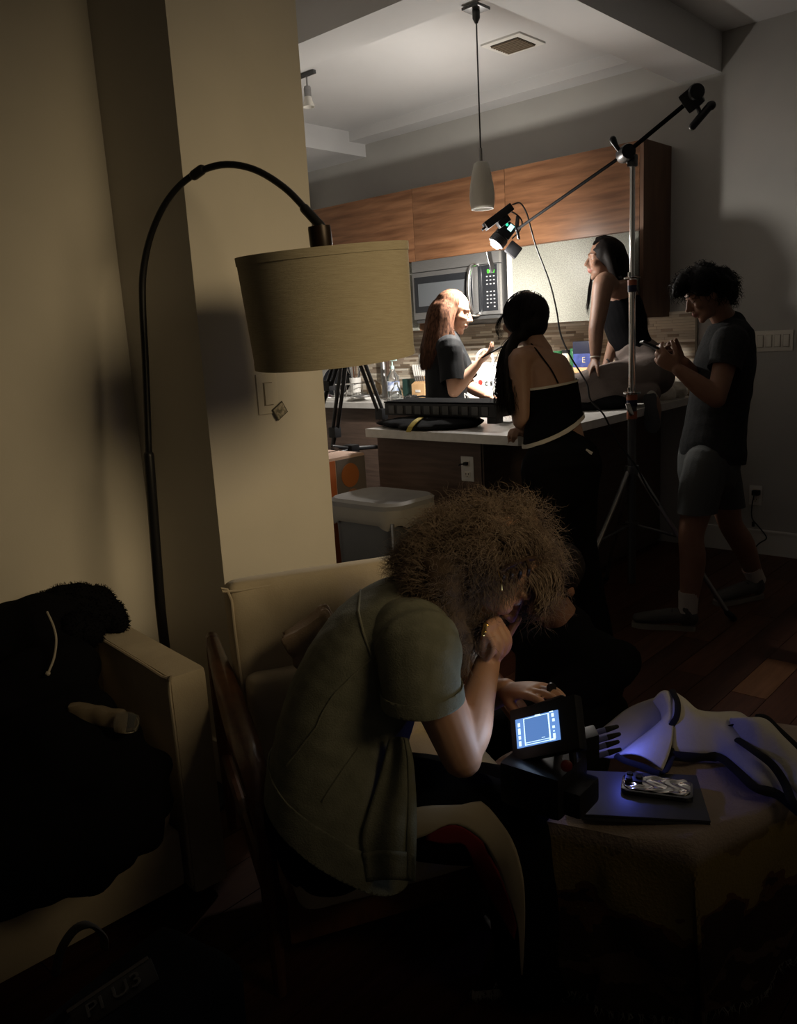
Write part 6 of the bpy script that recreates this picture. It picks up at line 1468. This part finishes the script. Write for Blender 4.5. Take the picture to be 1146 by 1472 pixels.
# ---------------------------------------------------------------- person in the dark behind the seated woman
def dark_person():
    D0 = 2.45; F = nrm(-.75 * RH - .55 * FH); L = nrm(np.cross(ZU, F))
    pel = V(800, 1075, D0 + .05); pel[2] = max(pel[2], .13)
    root = thing('person', 'person in black shirt sitting in shadow behind the curly haired woman', 'person', pel * A([1, 1, 0]))
    mb = MB(); c = V(792, 842, D0); f = nrm(F - .45 * ZU); k = .95; P, R = head_shapes(mb, c, f, ZU + .45 * F, k, fem=False)
    nb_ = V(818, 905, D0 + .04)
    mb.tube([nb_, c - ZU * .05], [.055, .05], n=14, k=2)
    ch = V(818, 960, D0 + .05)
    mb.tube([pel, V(808, 1030, D0 + .05), ch, V(818, 920, D0 + .04), nb_], [(.16, .12), (.15, .11), (.17, .11), (.16, .08), (.055, .05)], n=20, lat=L)
    for sg, el, wr in ((1, V(758, 1040, D0 - .10), V(770, 1080, D0 - .32)), (-1, V(878, 1020, D0 + .05), V(815, 1070, D0 - .26))):
        s0 = V(818, 925, D0 + .04) + L * .165 * sg - ZU * .02
        mb.tube([s0 * .7 + ch * .3, s0, el], [.055, .054, .040], n=14); mb.tube([el, wr], [.040, .027], n=14, k=3)
        hand_shapes(mb, wr, F, -ZU, -L * sg, (.5, .5, .5, .5))
        kn = A([*(pel + F * .30 + L * .22 * sg)[:2], .17]); an = A([*(pel + F * .34 - L * .12 * sg)[:2], .07])
        mb.tube([pel + L * .08 * sg, kn], [.09, .06], n=14, k=3); mb.tube([kn, an], [.055, .036], n=14, k=3)
        mb.tube([an, an - L * .1 * sg + F * .03], [.035, .024], n=12, k=2)
    M_sd = mat('skin_deep', (0.13, 0.065, 0.04), 0.5, col2=(0.15, 0.075, 0.047), scale=18)
    body(root, mb, M_sd, .008, 3, (P, k))
    face_parts(root, P, R, k, M_sd, M_hair_blk, True)
    tb_ = MB()
    tb_.tube([pel + ZU * .05, V(808, 1030, D0 + .05), ch, V(818, 919, D0 + .04), V(818, 902, D0 + .04)], [(.17, .13), (.17, .13), (.185, .13), (.185, .11), (.075, .07)], n=24, lat=L)
    for sg, el in ((1, V(758, 1040, D0 - .10)), (-1, V(878, 1020, D0 + .05))):
        s0 = V(818, 925, D0 + .04) + L * .165 * sg - ZU * .02; tb_.tube([s0 * .7 + ch * .3, s0, el], [.07, .072, .056], n=16); tb_.tube([el, {1: V(770, 1080, D0 - .32), -1: V(815, 1070, D0 - .26)}[sg]], [.056, .040], n=14, k=3)
    cloth(root, 'shirt', tb_, M_tank, .009, 4, .005, 18, 6)
    pb = MB()
    pb.tube([pel - ZU * .02, pel + ZU * .08], [(.17, .13), (.165, .12)], n=20, k=2, lat=L)
    for sg in (1, -1):
        kn = A([*(pel + F * .30 + L * .22 * sg)[:2], .17]); an = A([*(pel + F * .34 - L * .12 * sg)[:2], .07]); pb.tube([pel + L * .08 * sg, kn], [.10, .075], n=16, k=3); pb.tube([kn, an], [.07, .055], n=16, k=3); pb.tube([an, an - L * .1 * sg + F * .03], [.05, .042], n=14, k=2)
    me = fuse_mesh(pb, .010, 4); co = getco(me); co[:, 2] = np.maximum(co[:, 2], .004); setco(me, co); link('trousers', me, M_pants_blk, root, None, 120)
    hb = MB(); hb.ell(c + ZU * .045 - F * .015, (.10, .086, .085), R=R, n=18); me = fuse_mesh(hb, .009, 2); folds(me, .005, 50, 3); link('hair', me, M_hair_blk, root, None, 180)
dark_person()
# ---------------------------------------------------------------- curly haired woman in the armchair
def curly_woman():
    D0 = 1.76; LT = FH; F = RH
    pel = V(478, 1160, D0)
    root = thing('person', 'woman with big curly hair and olive denim vest watching the monitor', 'person', pel * A([1, 1, 0]))
    mb = MB(); c = V(706, 820, D0 - .03)
    f = nrm(.50 * RH - .86 * ZU - .08 * FH); u = nrm(.86 * RH + .50 * ZU); k = .97
    P, R = head_shapes(mb, c, f, u, k)
    nb_ = V(606, 878, D0)
    mb.tube([nb_, V(640, 858, D0 - .01), c - u * .05 - f * .02], [.058, .05, .052], n=16)
    mb.tube([pel - ZU * .02, pel, V(466, 1090, D0), V(492, 1010, D0), V(540, 930, D0), V(585, 885, D0), nb_], [(.16, .11), (.17, .125), (.14, .10), (.145, .105), (.155, .10), (.15, .075), (.06, .056)], n=22, lat=LT)
    shn, eln = V(600, 935, D0 - .155), V(664, 1088, D0 - .20)
    wrn = V(701, 953, D0 - .055)
    shf, elf, wrf = V(600, 930, D0 + .17), V(640, 1020, D0 + .10), V(727, 993, D0 - .02)
    mb.tube([shn * .6 + V(565, 900, D0) * .4, shn, shn * .5 + eln * .5 + ZU * .006, eln], [.058, .056, .050, .039], n=18)
    mb.tube([eln - nrm(eln - shn) * .002, eln * .72 + wrn * .28, eln * .4 + wrn * .6, wrn], [.036, .044, .035, .0265], n=18)
    mb.tube([shf * .6 + V(565, 900, D0) * .4, shf, elf], [.055, .053, .042], n=16)
    mb.tube([elf, elf * .6 + wrf * .4, wrf], [.042, .041, .027], n=16)
    # near hand: loose fist under the chin, fingers turned down
    kn_ = V(716, 905, D0 - .075)
    hand_shapes(mb, wrn, V(709, 895, D0 - .07) - wrn, RH * .85 - FH * .55, FH, (1.0, 1.0, 1.0, 1.0), spread=.02, thumb=(.30, .0), s=1.0, thumb_curl=.2, ratios=(2.35, .75, .5))
    # far hand: flat on the rig
    tips = hand_shapes(mb, wrf, V(775, 992, D0 - .10) - wrf, -ZU, -FH, (.30, .24, .26, .35), spread=.03, thumb=(.62, .3), s=1.0)
    hn, kn1 = V(500, 1150, D0 - .07), V(742, 1186, D0 - .11)
    hf, kn2 = V(500, 1148, D0 + .10), V(735, 1150, D0 + .16)
    an1 = A([*(kn1 + RH * .03)[:2], .09]); an2 = A([*(kn2 + RH * .03)[:2], .09])
    for h0, kk, an in ((hn, kn1, an1), (hf, kn2, an2)):
        mb.tube([h0, h0 * .5 + kk * .5, kk], [.098, .085, .058], n=18); mb.tube([kk, kk * .6 + an * .4 - RH * .015, an], [.056, .055, .037], n=16)
        mb.tube([an, an - ZU * .04 + RH * .07, an - ZU * .065 + RH * .17], [.036, .032, .022], n=14)
    body(root, mb, M_skin, .0040, 4, (P, k))
    face_parts(root, P, R, k, M_skin, M_hair_curl_in, False)
    # -------- vest
    tb_ = MB()
    tb_.tube([V(500, 1330, D0 - .01), V(496, 1260, D0 - .01), V(492, 1180, D0 - .01), V(486, 1100, D0 - .01), V(504, 1010, D0 - .005), V(540, 940, D0), V(578, 893, D0), V(612, 866, D0)],
             [(.222, .150), (.220, .148), (.214, .143), (.196, .138), (.184, .134), (.178, .125), (.160, .095), (.075, .070)], n=40, lat=LT, sq=.72)
    me = fuse_mesh(tb_, .006, 6)
    fdir = nrm(V(600, 900, D0) - V(470, 1180, D0))
    folds(me, .009, 9, 3, fdir, .45); folds(me, .005, 24, 12, nrm(V(600, 900, D0) - V(430, 1100, D0)), .35); folds(me, .0018, 70, 5)
    hn_ = nrm(np.cross(V(597, 1262, D0 - .12) - V(395, 1150, D0 - .12), FH)); hn_ = hn_ if hn_[2] < 0 else -hn_
    hp = V(520, 1228, D0 - .12)
    m_h = me.copy(); cut(m_h, [(hp - hn_ * .006, hn_)]); cut(me, [(hp, hn_)])
    hem = band(me, hp - hn_ * .060, -hn_, hp + hn_ * .5, hn_, .004)
    ve = link('vest', shell(m_h, .005), M_vest, root, None, 90)
    link('hem_band', hem, M_vest, ve, None, 90)
    dn = nrm(-ZU + RH * .04)
    for s0, s1, s2, pc_ in ((shn, V(604, 975, D0 - .185), V(610, 1035, D0 - .20), V(606, 1007, D0 - .20)), (shf, V(606, 970, D0 + .18), V(618, 1020, D0 + .17), V(612, 1000, D0 + .18))):
        sl = MB().tube([s0 * .5 + V(556, 905, D0) * .5, s0 + ZU * .004, s1, s2], [(.085, .085), (.088, .084), (.082, .078), (.088, .078)], n=22, lat=FH)
        ms = fuse_mesh(sl, .006, 5); folds(ms, .006, 16, 9, fdir, .5); folds(ms, .003, 42, 2); cut(ms, [(pc_, dn)])
        cf_ = band(ms, pc_ - dn * .024, -dn, pc_ + dn * .5, dn, .0035)
        so_ = link('sleeve', shell(ms, .005), M_vest, ve, None, 90); link('sleeve_cuff', cf_, M_vest, ve, None, 90)
    off = A(root.location[:])
    def onv(p, d=.002):
        ok_, loc, no, _i = ve.closest_point_on_mesh(Vector([float(x) for x in (A(p) - off)])); return A(loc[:]) + off + A(no[:]) * d
    for pts in ([(519, 848, D0 - .12), (516, 880, D0 - .2), (523, 910, D0 - .22), (535, 945, D0 - .22), (538, 975, D0 - .22), (541, 1000, D0 - .22)],
                [(533, 948, D0 - .22), (508, 970, D0 - .2), (480, 998, D0 - .2), (463, 1025, D0 - .2), (455, 1045, D0 - .2), (432, 1075, D0 - .2), (412, 1100, D0 - .17)],
                [(515, 1075, D0 - .22), (490, 1110, D0 - .22), (463, 1152, D0 - .22)],
                [(600, 1075, D0 - .2), (560, 1120, D0 - .23), (540, 1150, D0 - .23), (520, 1190, D0 - .23)]):
        qq = np.array([x[:2] for x in pts], float); d_ = np.r_[0, np.cumsum(np.hypot(*np.diff(qq, axis=0).T))]; u_ = np.linspace(0, d_[-1], 26)
        q = [oncam(ve, off, float(np.interp(t_, d_, qq[:, 0])), float(np.interp(t_, d_, qq[:, 1])), .001) for t_ in u_]; q = [x for x in q if x is not None]
        if len(q) > 2: build(MB().tube(q, [(.0026, .0016)] * len(q), n=6, k=1), 'seam', M_vest_seam, ve)
    col_ = [V(590, 862, D0 - .13), V(570, 850, D0 - .07), V(562, 846, D0), V(572, 850, D0 + .07)]
    col2 = [V(634, 905, D0 - .12), V(615, 880, D0 - .06), V(600, 868, D0), V(610, 872, D0 + .06)]
    # near front panel of the vest, hanging over the thigh
    rows = []
    for y_, xl, xr in ((1062, 560, 586), (1090, 552, 593), (1130, 541, 597), (1170, 529, 599), (1205, 520, 599), (1240, 524, 598), (1266, 526, 597)):
        q0 = oncam(ve, off, xl, min(y_, 1225), .004); dl = float((q0 - CAM) @ FWD) if q0 is not None else D0 - .2
        dl = min(dl, D0 - .19)
        rows.append([V(xl + (xr - xl) * s_, y_ - 3 * math.sin(s_ * 3.1), dl + .004 * (1 - s_) - .004 - .016 * math.sin(s_ * 2.2) + .006 * math.sin(s_ * 9 + y_ * .01)) for s_ in np.linspace(0, 1, 12)])
    G = np.stack([resamp(catmull(np.array(rows)[:, j], 5), 30) for j in range(12)], 1)
    fp_ = build(MB().sheet(G, .004), 'front_panel', M_vest, ve, angle=100)
    build(MB().sheet(G[-7:] - FWD * .004, .003), 'panel_hem', M_vest, fp_, angle=100)
    build(MB().sheet(G[:, -3:] - FWD * .004, .003), 'panel_edge', M_vest, fp_, angle=100)
    # front placket
    build(MB().sheet(A([[V(634, 950, D0 - .14), V(642, 950, D0 - .12)], [V(636, 985, D0 - .15), V(645, 985, D0 - .12)], [V(638, 1012, D0 - .15), V(646, 1008, D0 - .12)]]), .003), 'lining', mat('pale_lining', (.30, .31, .33), .9), ve)
    # -------- trousers with side stripe
    pb = MB()
    pb.tube([pel + ZU * .07, pel, pel - ZU * .04], [(.17, .13), (.185, .145), (.17, .13)], n=24, lat=LT)
    for h0, kk, an in ((hn, kn1, an1), (hf, kn2, an2)):
        pb.tube([h0, h0 * .5 + kk * .5, kk], [.106, .098, .076], n=20); pb.tube([kk, kk * .55 + an * .45, an - ZU * .02], [.076, .078, .085], n=18)
    me = fuse_mesh(pb, .007, 5); folds(me, .006, 16, 5); tr = link('trousers', me, M_pants_blk, root, None, 120)
    def ont(p, d=.002):
        ok_, loc, no, _i = tr.closest_point_on_mesh(Vector([float(x) for x in (A(p) - off)])); return A(loc[:]) + off + A(no[:]) * d
    E0 = D0 - .30
    def stripe(name, top, bot, m_):
        T3 = lambda P_: resamp(catmull([(x, y, 0.0) for x, y in P_], 5), 30)
        a, b = T3(top), T3(bot)
        G = [[oncam(tr, off, *(p * (1 - s_) + q * s_)[:2], .0025) for s_ in np.linspace(0, 1, 9)] for p, q in zip(a, b)]
        G = A([r_ for r_ in G if all(x is not None for x in r_)]); build(MB().sheet(G, .0025), name, m_, tr, angle=120)
    stripe('stripe', [(552, 1168), (590, 1162), (620, 1158), (665, 1157), (690, 1152), (712, 1172), (734, 1202), (747, 1235), (754, 1275), (755, 1330), (752, 1400)], [(552, 1216), (585, 1208), (612, 1200), (640, 1186), (662, 1186), (690, 1204), (703, 1222), (720, 1255), (733, 1290), (745, 1330), (750, 1400)], M_stripe_w)
    stripe('red_stripe', [(612, 1201), (640, 1187), (662, 1187), (690, 1205), (703, 1223), (720, 1256), (733, 1291), (744, 1330)], [(612, 1206), (640, 1212), (665, 1212), (678, 1232), (683, 1250), (700, 1280), (718, 1310), (740, 1350)], M_stripe_r)
    for an in (an1, an2):
        mb2 = MB(); shoe_shapes(mb2, A([*an[:2], .018]) - RH * .06, A([*an[:2], .018]) + RH * .20); so = link('shoe', fuse_mesh(mb2, .006, 3), M_shoe, root, None, 75)
        build(sole_shapes(A([*an[:2], 0.0]) - RH * .06, A([*an[:2], 0.0]) + RH * .20), 'sole', M_rubber, so)
    # rings and bracelets
    d_ = nrm(tips[1] - wrf)
    rp = V(793, 989, D0 - .115); build(MB().tube([rp - d_ * .003, rp + d_ * .003], .0105, n=14, k=1, cap=True), 'ring', M_black, root)
    build(MB().tube([V(698, 897, D0 - .135), V(697, 904, D0 - .14), V(695, 912, D0 - .14)], .0042, n=8).ell(V(700, 899, D0 - .135), .0045, n=8).ell(V(697, 908, D0 - .14), .0045, n=8), 'gold_ring', M_gold, root)
    build(MB().tube([wrn + RH * .024 + ZU * .001, wrn - FH * .026, wrn - RH * .024, wrn + FH * .024], .0016, n=6, k=4, closed=False), 'hair_tie', M_rubber, root)
    # -------- the hair: a soft inner mass covered with thousands of curls
    hb = MB()
    K = ((652, 800, 0, .088), (700, 772, 0, .072), (628, 802, 0, .068), (662, 862, -.02, .062), (656, 905, -.05, .034), (745, 774, 0, .050), (618, 840, -.02, .050), (768, 796, -.01, .034), (640, 830, -.08, .06), (690, 800, -.09, .05), (640, 880, -.08, .048), (664, 925, -.08, .030), (648, 902, -.09, .036), (640, 815, .09, .07), (720, 790, .08, .055), (700, 780, -.07, .05), (670, 770, .05, .065), (782, 830, -.01, .020), (772, 858, -.02, .016), (742, 762, -.02, .05), (728, 752, .0, .05), (740, 792, -.06, .038), (660, 890, .07, .05))
    for x, y, dd, r in K: hb.ell(V(x, y, D0 + dd), r, n=14)
    me = fuse_mesh(hb, .010, 3); folds(me, .007, 40, 3); folds(me, .004, 90, 6)
    hv, hn2 = getco(me), getno(me); ho = link('hair', me, M_hair_curl_in, root, None, 180)
    n = 12500; ii = RNG.choice(len(hv), n); N0 = hn2[ii]
    ctr = V(690, 790, D0); flow = hv[ii] - ctr; flow /= np.linalg.norm(flow, axis=1, keepdims=True)
    cl_ = np.stack([wob(hv[ii], 28, k_) for k_ in (1, 2, 3)], 1)
    dirs = N0 * .42 + flow * .25 + A([0, 0, -1.0]) * .42 - RH * .30 + cl_ * .75 + RNG.normal(0, .16, (n, 3))
    strands(curl_hair(hv[ii] - N0 * .016, dirs, 0.078, .0075, 2.0, 18, .22), .00055, .0004, 'curls', M_hair_curl, ho)
    n = 2200; ii = RNG.choice(len(hv), n); dirs = hn2[ii] * .7 + RNG.normal(0, .6, (n, 3))
    strands(curl_hair(hv[ii], dirs, .065, .007, 1.6, 14, .1), .00035, .00025, 'flyaway_hair', M_hair_curl, ho)
    # curls hanging in front of the forehead, and the front locks combed over the clip
    gs = [[V(700, 770, D0 - .12), V(725, 778, D0 - .125), V(742, 800, D0 - .12), V(746, 825, D0 - .11)], [V(730, 760, D0 - .10), V(755, 765, D0 - .10), V(772, 785, D0 - .09), V(776, 812, D0 - .08)], [V(745, 752, D0 - .05), V(768, 760, D0 - .05), V(783, 785, D0 - .04), V(783, 815, D0 - .04)]]
    strands(guide_hair(gs, 420, .006, 16, wave=.004, wf=1.6), .0011, .0007, 'front_locks', M_hair_curl, ho)
    gs = [[V(778, 808, D0 - .06), V(796, 815, D0 - .06), V(803, 835, D0 - .06), V(795, 855, D0 - .06), V(785, 875, D0 - .06)], [V(765, 812, D0 - .08), V(783, 825, D0 - .08), V(786, 850, D0 - .075), V(778, 868, D0 - .07), V(768, 885, D0 - .07)], [V(760, 830, D0 - .09), V(770, 850, D0 - .09), V(776, 868, D0 - .085), V(770, 882, D0 - .08), V(780, 888, D0 - .07)]]
    strands(guide_hair(gs, 420, .0055, 18, wave=.006, wf=2.4), .0009, .0006, 'fringe_curls', M_hair_curl, ho)
    q = V(740, 820, D0 - .125); cl = MB()
    cl.tube([V(712, 826, D0 - .125), V(730, 815, D0 - .14), V(752, 806, D0 - .13), V(766, 803, D0 - .11)], [(.010, .005)] * 4, n=8, k=4)
    for x in (722, 734, 746, 758): cl.tube([V(x, 816 - (x - 722) * .25, D0 - .135), V(x + 3, 826 - (x - 722) * .25, D0 - .135), V(x + 1, 836 - (x - 722) * .25, D0 - .12)], .004, n=6)
    build(cl, 'hair_clip', mat('clip_tortoise', (.05, .03, .02), .35), ho)
    build(MB().tube([V(716, 820, D0 - .145), V(721, 836, D0 - .145), V(722, 848, D0 - .135)], .0014, n=6), 'gold_pin', M_gold, ho)
    build(MB().tube([V(640, 962, D0 - .06), V(648, 985, D0 - .06), V(655, 1005, D0 - .06), V(652, 1030, D0 - .05)], .0015, n=5), 'lanyard', M_rubber, root)
curly_woman()
